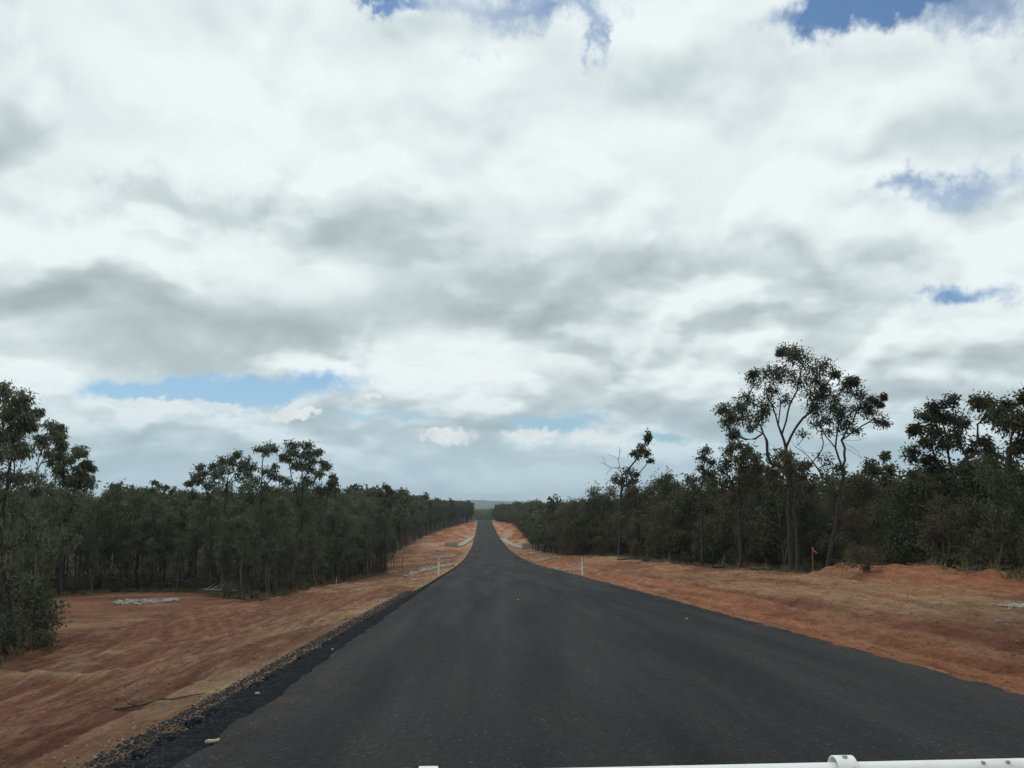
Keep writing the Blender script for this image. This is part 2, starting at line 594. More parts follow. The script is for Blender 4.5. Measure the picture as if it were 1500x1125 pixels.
def plain_mat(name, c, rough=.6, var=.15, sc=8.0, b=0.0, spec=.4):
    m, g, p, o = mat(name)
    tc = g.n('ShaderNodeTexCoord').outputs['Object']
    n = g.noise(tc, sc, 5, .6)
    g.put(p.inputs['Base Color'], g.mix(n, tuple(x * (1 - var) for x in c), tuple(min(1, x * (1 + var)) for x in c)))
    p.inputs['Roughness'].default_value = rough
    p.inputs['Specular IOR Level'].default_value = spec
    if b: bump(g, p, n, b)
    return m


M = {}
M['leaf_grey'] = leaf_mat('leaf_grey_green', (.042, .054, .036), (.118, .132, .088), .3)
M['leaf_feather'] = leaf_mat('leaf_feather', (.058, .072, .050), (.150, .165, .115), .35)
M['leaf_pale'] = leaf_mat('leaf_pale_green', (.055, .070, .050), (.140, .155, .110))
M['leaf_olive'] = leaf_mat('leaf_olive', (.026, .030, .014), (.075, .078, .036))
M['leaf_brown'] = leaf_mat('leaf_dry_olive', (.055, .044, .029), (.125, .102, .068))
M['leaf_bush'] = leaf_mat('leaf_bush', (.034, .046, .028), (.10, .112, .074))
M['bark'] = bark_mat('dark_bark', (.022, .018, .016), (.065, .055, .048))
M['bark_grey'] = bark_mat('grey_bark', (.07, .062, .055), (.17, .155, .14))
M['dead'] = bark_mat('dead_wood', (.18, .15, .13), (.36, .33, .30))
M['white'] = plain_mat('white_paint', (.78, .79, .77), .35, .03)
M['post'] = plain_mat('post_plastic', (.70, .70, .64), .5, .08)
M['reflector'] = plain_mat('reflector', (.16, .02, .02), .25, .1)
M['stake'] = plain_mat('stake_timber', (.20, .13, .085), .85, .3, 14)
M['stakew'] = plain_mat('white_stake_timber', (.55, .52, .46), .8, .2, 14)
M['tape'] = plain_mat('pink_tape', (.62, .11, .07), .5, .1)
M['concrete'] = plain_mat('pale_concrete', (.30, .28, .23), .9, .25, 3, .01)
M['rock'] = plain_mat('pale_rock', (.29, .27, .23), .9, .5, 5, .02)
M['rockd'] = plain_mat('dark_stone', (.018, .021, .026), .85, .6, 11, .01)
M['clod'] = plain_mat('dirt_clod', (.17, .08, .052), .95, .4, 5, .02)
M['grass'] = leaf_mat('dry_grass', (.09, .075, .04), (.22, .17, .09), .2, .8)
M['stick'] = bark_mat('stick_bark', (.05, .035, .026), (.12, .085, .06))
M['straw'] = plain_mat('straw_litter', (.42, .35, .24), .8, .25, 30)

m, g, p, o = mat('white_bar_paint')
tc = g.n('ShaderNodeTexCoord').outputs['Object']
n = g.noise(g.vec('MULTIPLY', tc, (.5, 1, 1)), 9.0, 6, .7)
sp_ = g.noise(tc, 160.0, 3, .6)
cc = g.mix(g.smooth(n, .45, .75, 0, .45), (.76, .77, .75), (.55, .47, .38))
cc = g.mix(g.smooth(sp_, .66, .74, 0, .8), cc, (.16, .12, .10))
g.put(p.inputs['Base Color'], cc)
g.put(p.inputs['Roughness'], g.lin(n, .3, .7, .25, .55))
M['bar'] = m
M['steel'] = plain_mat('bolt_steel', (.35, .35, .36), .45, .3, 40)
M['pebble'] = plain_mat('pale_pebble', (.30, .20, .125), .95, .5, 3, .01)
M['leaf_plain_hazed'] = leaf_mat('leaf_hazed_green', (.065, .085, .042), (.15, .17, .09))  # far plain: leaves lightened, extra distance haze put into their colour
M['twig'] = bark_mat('grey_twig', (.10, .085, .07), (.30, .26, .22))
# ---- soil
m, g, p, o = mat('soil')
at = g.n('ShaderNodeAttribute', attribute_name='soil')
tc = g.n('ShaderNodeTexCoord').outputs['Object']
st = g.vec('MULTIPLY', tc, (1.0, 0.22, 1.0))
na = g.noise(st, 3.2, 6, .62, .4)
nb = g.noise(tc, 17.0, 7, .74)
nd = g.noise(st, 13.0, 6, .75, .3)
nc = g.noise(tc, 1.1, 5, .6, .6)
f = g.math('ADD', g.lin(na, .25, .75, -.42, .42), g.math('ADD', g.math('ADD', g.lin(nb, .25, .75, -.55, .55), g.lin(nd, .3, .7, -.42, .42)), g.lin(nc, .3, .7, -.2, .2)))
c = g.vec('MULTIPLY', at.outputs['Color'], g.comb(*[g.math('ADD', 1.0, g.math('MULTIPLY', f, k)) for k in (.78, .86, .92)]))
g.put(p.inputs['Base Color'], c)
p.inputs['Roughness'].default_value = 0.97
p.inputs['Specular IOR Level'].default_value = 0.12
bump(g, p, g.math('ADD', g.math('ADD', na, nd), nb), 0.09, 1.0)
M['soil'] = m

# ---- fresh bitumen
m, g, p, o = mat('asphalt')
tc = g.n('ShaderNodeTexCoord').outputs['Object']
fine = g.noise(tc, 42.0, 4, .8)
grit = g.n('ShaderNodeTexVoronoi')
grit.inputs['Scale'].default_value = 44.0
g.put(grit.inputs['Vector'], tc)
lane = g.noise(g.vec('MULTIPLY', tc, (1.0, .035, 1.0)), 1.3, 4, .55)
patch = g.noise(g.vec('MULTIPLY', tc, (1.0, .3, 1.0)), .55, 5, .6, .6)
col = g.mix(g.smooth(lane, .36, .66), (.0090, .0102, .0120), (.0165, .0162, .0158))
col = g.mix(g.smooth(patch, .45, .72, 0, .6), col, (.0115, .0135, .0170))
dust = g.noise(g.vec('MULTIPLY', tc, (1.0, .12, 1.0)), 2.4, 6, .65)
col = g.mix(g.smooth(dust, .50, .80, 0, .36), col, (.046, .034, .026))
mid = g.noise(g.vec('MULTIPLY', tc, (1.0, .45, 1.0)), 13.0, 4, .75)
ex = g.math('ADD', g.smooth(g.sep(tc)[0], 5.55, 6.35), g.smooth(g.sep(tc)[0], -1.75, -2.45))
en = g.noise(g.vec('MULTIPLY', tc, (1.0, .3, 1.0)), 3.1, 6, .7)
col = g.mix(g.math('MULTIPLY', ex, g.smooth(en, .48, .75, 0, .5)), col, (.105, .058, .038))
sp = g.math('ADD', g.math('ADD', g.lin(fine, .3, .7, .0, .9), g.lin(mid, .3, .7, .1, 1.0)), g.smooth(grit.outputs['Color'], .82, .98, 0, 4.5))
col = g.vec('MULTIPLY', col, g.comb(sp, sp, sp))
g.put(p.inputs['Base Color'], col)
g.put(p.inputs['Roughness'], g.lin(lane, .3, .7, .86, .70))
p.inputs['Specular IOR Level'].default_value = 0.14
bump(g, p, g.math('ADD', fine, grit.outputs['Distance']), 0.012, 0.9)
M['asphalt'] = m

m, g, p, o = mat('blue_metal')
tc = g.n('ShaderNodeTexCoord').outputs['Object']
v1 = g.n('ShaderNodeTexVoronoi')
v1.inputs['Scale'].default_value = 26.0
g.put(v1.inputs['Vector'], tc)
tone = g.mix(g.sep(v1.outputs['Color'])[0], (.0045, .006, .0085), (.020, .023, .028))
dn = g.noise(tc, 1.4, 5, .65)
tone = g.mix(g.smooth(dn, .56, .8, 0, .4), tone, (.07, .052, .04))
g.put(p.inputs['Base Color'], tone)
p.inputs['Roughness'].default_value = 1.0
p.inputs['Specular IOR Level'].default_value = 0.05
bump(g, p, v1.outputs['Distance'], 0.03, 1.0)
M['blue_metal'] = m

# ---- wooded country seen from far off
m, g, p, o = mat('wooded_hill')
tc = g.n('ShaderNodeTexCoord').outputs['Object']
n = g.noise(tc, .035, 6, .7)
g.put(p.inputs['Base Color'], g.mix(g.smooth(n, .35, .65), (.030, .045, .025), (.085, .10, .055)))
p.inputs['Roughness'].default_value = 1.0
bump(g, p, n, 8.0, 1.0)
M['hill'] = m

# ------------------------------------------------------------------ ground: one sheet to the horizon
def make_ground():
    xs = np.concatenate([
        -np.geomspace(16.6, 7000, 60)[::-1], np.arange(-16.5, -2.55, .085), np.linspace(-2.5, 6.1, 10),
        np.arange(6.2, 19.4, .085), np.geomspace(19.5, 7000, 60)])
    ys = [-40, -25, -15, -8, -4, -1, 1, 2.5]
    y = 3.5
    while y < 620:
        ys.append(y)
        y += max(.05, .0062 * y)
    while y < 8000:
        ys.append(y)
        y += .035 * y
    ys = np.array(ys)
    X, Y = np.meshgrid(xs, ys)
    E = edge_dist(X, Y)
    Z = ground_z(X, Y) + ground_detail(X, Y, E)
    onroad = (X > XL - .02) & (X < XR + .02)
    Z = np.where(onroad, road_z(Y) - .09, Z)
    # soil colours
    def C(*c): return np.array(c)
    red, tan, orange = C(.182, .074, .042), C(.315, .198, .112), C(.320, .130, .064)
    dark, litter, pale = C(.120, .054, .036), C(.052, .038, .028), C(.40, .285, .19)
    def mix(a, b, f): return a + (b - a) * np.clip(f, 0, 1)[..., None]
    s1 = fbm(X * .9, Y * .11, 61, 4) + .5
    s2 = fbm(X * .33, Y * .09, 62, 4) + .5
    s3 = fbm(X * 2.8, Y * .4, 63, 3) + .5
    col = np.broadcast_to(red, X.shape + (3,)).copy()
    col = mix(col, C(.225, .105, .062), s2 * 1.3 - .3)
    col = mix(col, dark, sst(.52, .8, s1) * .6)
    col = mix(col, tan, sst(.58, .9, fbm(X * .5, Y * .2, 71, 4) + .5) * .8)
    s4 = fbm(X * 6.5, Y * .55, 65, 4, .6) + .5
    col = mix(col, dark * 1.05, sst(.50, .85, s4) * .55)
    col = mix(col, C(.36, .225, .14), sst(.50, .18, s4) * .24 * (Y < 200))
    L = XL - X
    w = 1.15 + 1.0 * fbm(Y * .22, 0 * Y, 64, 2)
    col = mix(col, tan, np.where(X < XL, (1 - sst(w * .55, w * 1.5, L)) * (.45 + .9 * s3), 0))
    R = X - XR
    col = mix(col, orange, np.where(R > 0, 1 - sst(2.2, 5.0, R + 2 * (s1 - .5)), 0) * .9)
    bank = np.where(R > 0, sst(3.2, 5.5, R) * (1 - sst(9.5, 12, R)), 0)
    col = mix(col, tan, bank * sst(.36, .62, s2 + .35 * (s3 - .5)))
    col = mix(col, orange, bank * sst(.5, .75, s1) * .55)
    col = mix(col, dark, np.where(R > 0, sst(2.4, 3.6, R) * (1 - sst(18, 25, Y)), 0) * .75)
    # orange cut faces beyond the dip
    col = mix(col, orange * 1.05, sst(170, 220, Y) * (1 - sst(560, 620, Y)) * .8 * (.5 + s2))
    col = mix(col, pale, sst(180, 240, Y) * sst(.6, .85, s2 + .15 * s3) * .8)
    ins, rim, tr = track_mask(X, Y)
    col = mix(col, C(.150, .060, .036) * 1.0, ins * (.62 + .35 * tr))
    col = mix(col, C(.37, .215, .13), rim * .40 * (.4 + s3))
    # windrows
    hr = np.exp(-((X - 16.8) ** 2 / 3.2 + np.clip(np.abs(Y - 33) - 7, 0, 99) ** 2 / 5))
    col = mix(col, orange * C(1.02, 1.05, 1.1), hr * 1.2)
    ht = np.exp(-(((Y - 24.4 - (X + 11) * -.46) / .55) ** 2)) * sst(-14.5, -13, X) * (1 - sst(-9.6, -8, X))
    col = mix(col, tan, ht)
    # fine ridged relief carries paler crumbs
    col = mix(col, pale, sst(.62, .95, s3) * .25 * (Y < 130))
    # woodland floor
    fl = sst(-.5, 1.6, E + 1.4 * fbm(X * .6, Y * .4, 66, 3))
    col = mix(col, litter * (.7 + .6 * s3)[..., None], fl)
    farc = sst(620, 760, Y)
    col = mix(col, C(.05, .062, .035), farc)
    rgba = np.concatenate([col, np.ones(X.shape + (1,))], -1)
    ny, nx = X.shape
    V = np.stack([X, Y, Z], -1).reshape(-1, 3)
    idx = np.arange(ny * nx).reshape(ny, nx)
    Q = np.stack([idx[:-1, :-1], idx[:-1, 1:], idx[1:, 1:], idx[1:, :-1]], -1).reshape(-1, 4)
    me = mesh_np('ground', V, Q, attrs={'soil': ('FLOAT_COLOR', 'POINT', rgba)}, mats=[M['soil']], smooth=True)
    tag(link('ground', me), 'red and tan graded dirt either side of the road', kind='structure')


make_ground()

# ------------------------------------------------------------------ the road
def strip(name, xcols, ys, zf, m, jag=None, thick=.0):
    ys = np.asarray(ys)
    nx = len(xcols)
    X = np.repeat(np.asarray(xcols, float)[None], len(ys), 0)
    if jag is not None:
        for c, (amp, seed) in jag.items():
            X[:, c] += amp * fbm(ys * 1.7, ys * 0, seed, 4, .6)
    Y = np.repeat(ys[:, None], nx, 1)
    Z = zf(X, Y)
    V = np.stack([X, Y, Z], -1).reshape(-1, 3)
    i = np.arange(len(ys) * nx).reshape(len(ys), nx)
    Q = np.stack([i[:-1, :-1], i[:-1, 1:], i[1:, 1:], i[1:, :-1]], -1).reshape(-1, 4)
    return mesh_np(name, V, Q, mats=[m], smooth=True)


ys = [-15.0]
while ys[-1] < 640:
    ys.append(ys[-1] + max(.12, .006 * abs(ys[-1])))
ys = np.array(ys)
crown = lambda X: .035 * (1 - np.clip(np.abs(X - 1.8) / 4.5, 0, 1))
cols = [XL - .10, XL, -1.6, -.4, .7, 1.8, 2.9, 4.0, 5.2, XR, XR + .10]
road = link('road', strip('road', cols, ys, lambda X, Y: road_z(Y) + crown(X), M['asphalt'], {0: (.10, 5), 1: (.10, 5), 9: (.12, 6), 10: (.12, 6)}))
co = np.empty(len(road.data.vertices) * 3, np.float32)
road.data.vertices.foreach_get('co', co)
co = co.reshape(len(ys), len(cols), 3)
co[:, 0, 2] -= .16
co[:, -1, 2] -= .16
road.data.vertices.foreach_set('co', co.ravel())
tag(road, 'fresh dark bitumen road running straight over the rise', kind='structure')

def shoulder_z(X, Y):
    t = np.clip((XL + .05 - X) / .7, 0, 1)
    z = road_z(Y) - .008 - .025 * t
    z = z + .02 * fbm(X * 5, Y * 5, 8, 3)
    return np.where(X < XL - .62, z - .22, z)
ysh = ys[ys < 200]
sh = link('road_shoulder', strip('road_shoulder', [XL - .74, XL - .6, XL - .42, XL - .25, XL - .1, XL + .06], ysh, shoulder_z,
          M['blue_metal'], {0: (.07, 15), 1: (.07, 15)}))
co = np.empty(len(sh.data.vertices) * 3, np.float32)
sh.data.vertices.foreach_get('co', co)
co = co.reshape(-1, 3)
co[:, 0] = XL + .06 + (co[:, 0] - XL - .06) * np.interp(co[:, 1], [8, 45, 150], [1.0, .55, .4])
sh.data.vertices.foreach_set('co', co.ravel())
tag(sh, 'strip of loose dark blue-grey crushed stone beside the seal', kind='structure')

# ------------------------------------------------------------------ tubes, leaves, trees
def tube(pts, rad, k=5):
    pts = np.asarray(pts, float)
    rad = np.asarray(rad, float)
    n = len(pts)
    T = np.gradient(pts, axis=0)
    T /= np.linalg.norm(T, axis=1, keepdims=True) + 1e-9
    ref = np.where(np.abs(T[:, 2:3]) > .9, np.array([[1., 0, 0]]), np.array([[0, 0, 1.]]))
    if abs(T[:, 2]).mean() > .6: ref = np.repeat([[1., .2, 0]], n, 0)
    A = np.cross(T, ref)
    A /= np.linalg.norm(A, axis=1, keepdims=True) + 1e-9
    B = np.cross(T, A)
    th = np.arange(k) * 2 * np.pi / k
    V = pts[:, None] + rad[:, None, None] * (np.cos(th)[None, :, None] * A[:, None] + np.sin(th)[None, :, None] * B[:, None])
    i = np.arange(n * k).reshape(n, k)
    j = np.roll(i, -1, 1)
    Q = np.stack([i[:-1], j[:-1], j[1:], i[1:]], -1).reshape(-1, 4)
    return V.reshape(-1, 3), Q


class Bag:
    def __init__(s): s.v, s.q, s.t, s.n = [], [], [], 0
    def add(s, V, Q, tint=None):
        s.v.append(V); s.q.append(Q + s.n); s.n += len(V)
        s.t.append(np.full(len(V), .5) if tint is None else tint)
    def tube(s, pts, rad, k=5): s.add(*tube(pts, rad, k))
    def arrays(s): return np.concatenate(s.v), np.concatenate(s.q), np.concatenate(s.t)
    def mesh(s, name, m, smooth=False):
        V, Q, T = s.arrays()
        return mesh_np(name, V, Q, attrs={'tint': ('FLOAT', 'POINT', T)}, mats=[m], smooth=smooth)


def leaves(R, P, D, L, W, tint):
    """one folded leaf blade per point"""
    n = len(P)
    D = D / (np.linalg.norm(D, axis=1, keepdims=True) + 1e-9)
    S = np.cross(D, R.normal(size=(n, 3)))
    S /= np.linalg.norm(S, axis=1, keepdims=True) + 1e-9
    N = np.cross(D, S)
    l = (L * R.uniform(.65, 1.3, n))[:, None]
    w = (W * R.uniform(.7, 1.25, n))[:, None]
    V = np.stack([P, P + D * l * .45 + S * w + N * w * .3, P + D * l - N * l * .12, P + D * l * .45 - S * w + N * w * .3], 1)
    Q = np.arange(n * 4).reshape(n, 4)
    return V.reshape(-1, 3), Q, np.repeat(tint, 4)


def grow(seed, stems, clumps, base_r, leaf=(.2, .045), per=150, droop=.7, tip=.010, bare=(), twigs=6, k=5, wob=.10, fill=1.0, spread=.24):
    """stems: list of polylines (first is the trunk); clumps: (x,y,z,r,density); bare: polylines of leafless branches"""
    R = np.random.default_rng(seed)
    P, par = [], []
    def addpoly(pts, start=None):
        pts = np.asarray(pts, float)
        prev = start
        for i in range(len(pts) - 1):
            d = np.linalg.norm(pts[i + 1] - pts[i])
            m_ = max(1, int(d / .3))
            for j in range(m_):
                if prev is None:
                    P.append(pts[0]); par.append(-1); prev = 0
                q = pts[i] + (pts[i + 1] - pts[i]) * (j + 1) / m_ + R.normal(0, wob * .22, 3) * (1, 1, .3)
                P.append(q); par.append(prev); prev = len(P) - 1
        return prev
    addpoly(stems[0])
    for s in stems[1:]:
        A = np.array(P)
        i = int(np.argmin(((A - np.asarray(s[0])) ** 2).sum(1)))
        addpoly([P[i]] + list(s[1:]), i)
    H = max(p_[2] for p_ in P)
    order = sorted(range(len(clumps)), key=lambda i: clumps[i][2] + R.uniform(-.4, .4))
    tw = {}
    for ci in order:
        c = np.array(clumps[ci][:3], float)
        A = np.array(P)
        d = np.linalg.norm(A - c, axis=1)
        up = A[:, 2] - (c[2] - .25 * d)
        cost = d + 2.2 * np.maximum(up, 0) + .8 * np.maximum(.18 * H - A[:, 2], 0)
        i = int(np.argmin(cost))
        a = A[i]
        dist = d[i]
        if dist > .15:
            mdl = a + (c - a) * .5 + np.array([0, 0, .12 * dist]) * R.uniform(-.6, 1.0) + R.normal(0, .10 * dist, 3)
            n_ = max(2, int(dist / .28))
            prev = i
            for t in np.linspace(0, 1, n_ + 1)[1:]:
                q = (1 - t) ** 2 * a + 2 * t * (1 - t) * mdl + t * t * c + R.normal(0, .035, 3) * wob * 10 * .35
                P.append(q); par.append(prev); prev = len(P) - 1
            i = prev
        tw[ci] = i
    ends, lv = [], Bag()
    for ci in order:
        c = np.array(clumps[ci][:3], float)
        r, dens = clumps[ci][3], clumps[ci][4] if len(clumps[ci]) > 4 else 1.0
        ct = R.normal(.45, .18)
        n_tw = max(2, int(twigs * R.uniform(.7, 1.3)))
        for _ in range(n_tw):
            v = R.normal(size=3) * (1, 1, .8)
            v *= r * R.uniform(.45, 1.05) / (np.linalg.norm(v) + 1e-9)
            e_ = c + v + (0, 0, .1 * r)
            a = P[tw[ci]]
            mdl = (a + e_) / 2 + R.normal(0, .12 * r, 3)
            prev = tw[ci]
            for t in (.33, .66, 1.0):
                q = (1 - t) ** 2 * a + 2 * t * (1 - t) * mdl + t * t * e_
                P.append(q); par.append(prev); prev = len(P) - 1
            nl = int(per * dens / n_tw * R.uniform(.6, 1.4) * fill)
            if nl < 1: continue
            u = R.uniform(.35, 1.12, nl)[:, None]
            pp = (1 - u) ** 2 * a + 2 * u * (1 - u) * mdl + u * u * e_
            pp = pp + R.normal(0, spread * r, (nl, 3)) * (1, 1, .8)
            dd = R.normal(size=(nl, 3)) * .6 + (pp - c) / max(r, .1) * .45 + np.array([0, 0, -droop * 1.3])
            tt = np.clip(ct + R.normal(0, .16) + R.normal(0, .13, nl), 0, 1)
            lv.add(*leaves(R, pp, dd, leaf[0], leaf[1], tt))
    nb0 = len(P)
    for b in bare:
        A = np.array(P)
        i = int(np.argmin(((A - np.asarray(b[0])) ** 2).sum(1)))
        addpoly([P[i]] + list(b[1:]), i)
    n = len(P)
    cnt = np.zeros(n)
    kids = [[] for _ in range(n)]
    for i in range(n):
        if par[i] >= 0: kids[par[i]].append(i)
    for i in range(n - 1, -1, -1):
        if not kids[i]: cnt[i] = 1 if i < nb0 else 2.5
        if par[i] >= 0: cnt[par[i]] += cnt[i]
    ex = math.log(max(base_r / tip, 1.5)) / math.log(max(cnt[0], 2))
    rad = tip * cnt ** ex
    zz = np.array([p_[2] for p_ in P])
    rad = rad * (1 + .35 * np.exp(-np.maximum(zz, 0) / .35) * (rad > base_r * .5))
    rad = np.maximum(rad * (1 - .45 * np.clip(zz / H, 0, 1)), tip * .6)
    wood = Bag()
    done = np.zeros(n, bool)
    stack = [0]
    while stack:
        s = stack.pop()
        chain = [s] if par[s] < 0 else [par[s], s]
        cur = s
        while kids[cur]:
            ks = sorted(kids[cur], key=lambda q: -cnt[q])
            stack += ks[1:]
            cur = ks[0]
            chain.append(cur)
        if len(chain) < 2: continue
        rr = rad[chain].copy()
        if par[s] >= 0: rr[0] = rad[s] * 1.1
        rr[-1] *= .5
        wood.tube(np.array([P[q] for q in chain]), rr, k if rr[0] > .03 else 3)
    return wood, lv


def tree_obj(name, W, Lf, leafm, barkm, loc, label, cat='tree', group=None, crown='crown', stem='trunk', rz=0.0):
    root = tag(empty(name, loc, rz), label, cat, group)
    link(stem, W.mesh(stem, barkm, True), root)
    if Lf.n: link(crown, Lf.mesh(crown, leafm), root)
    return root
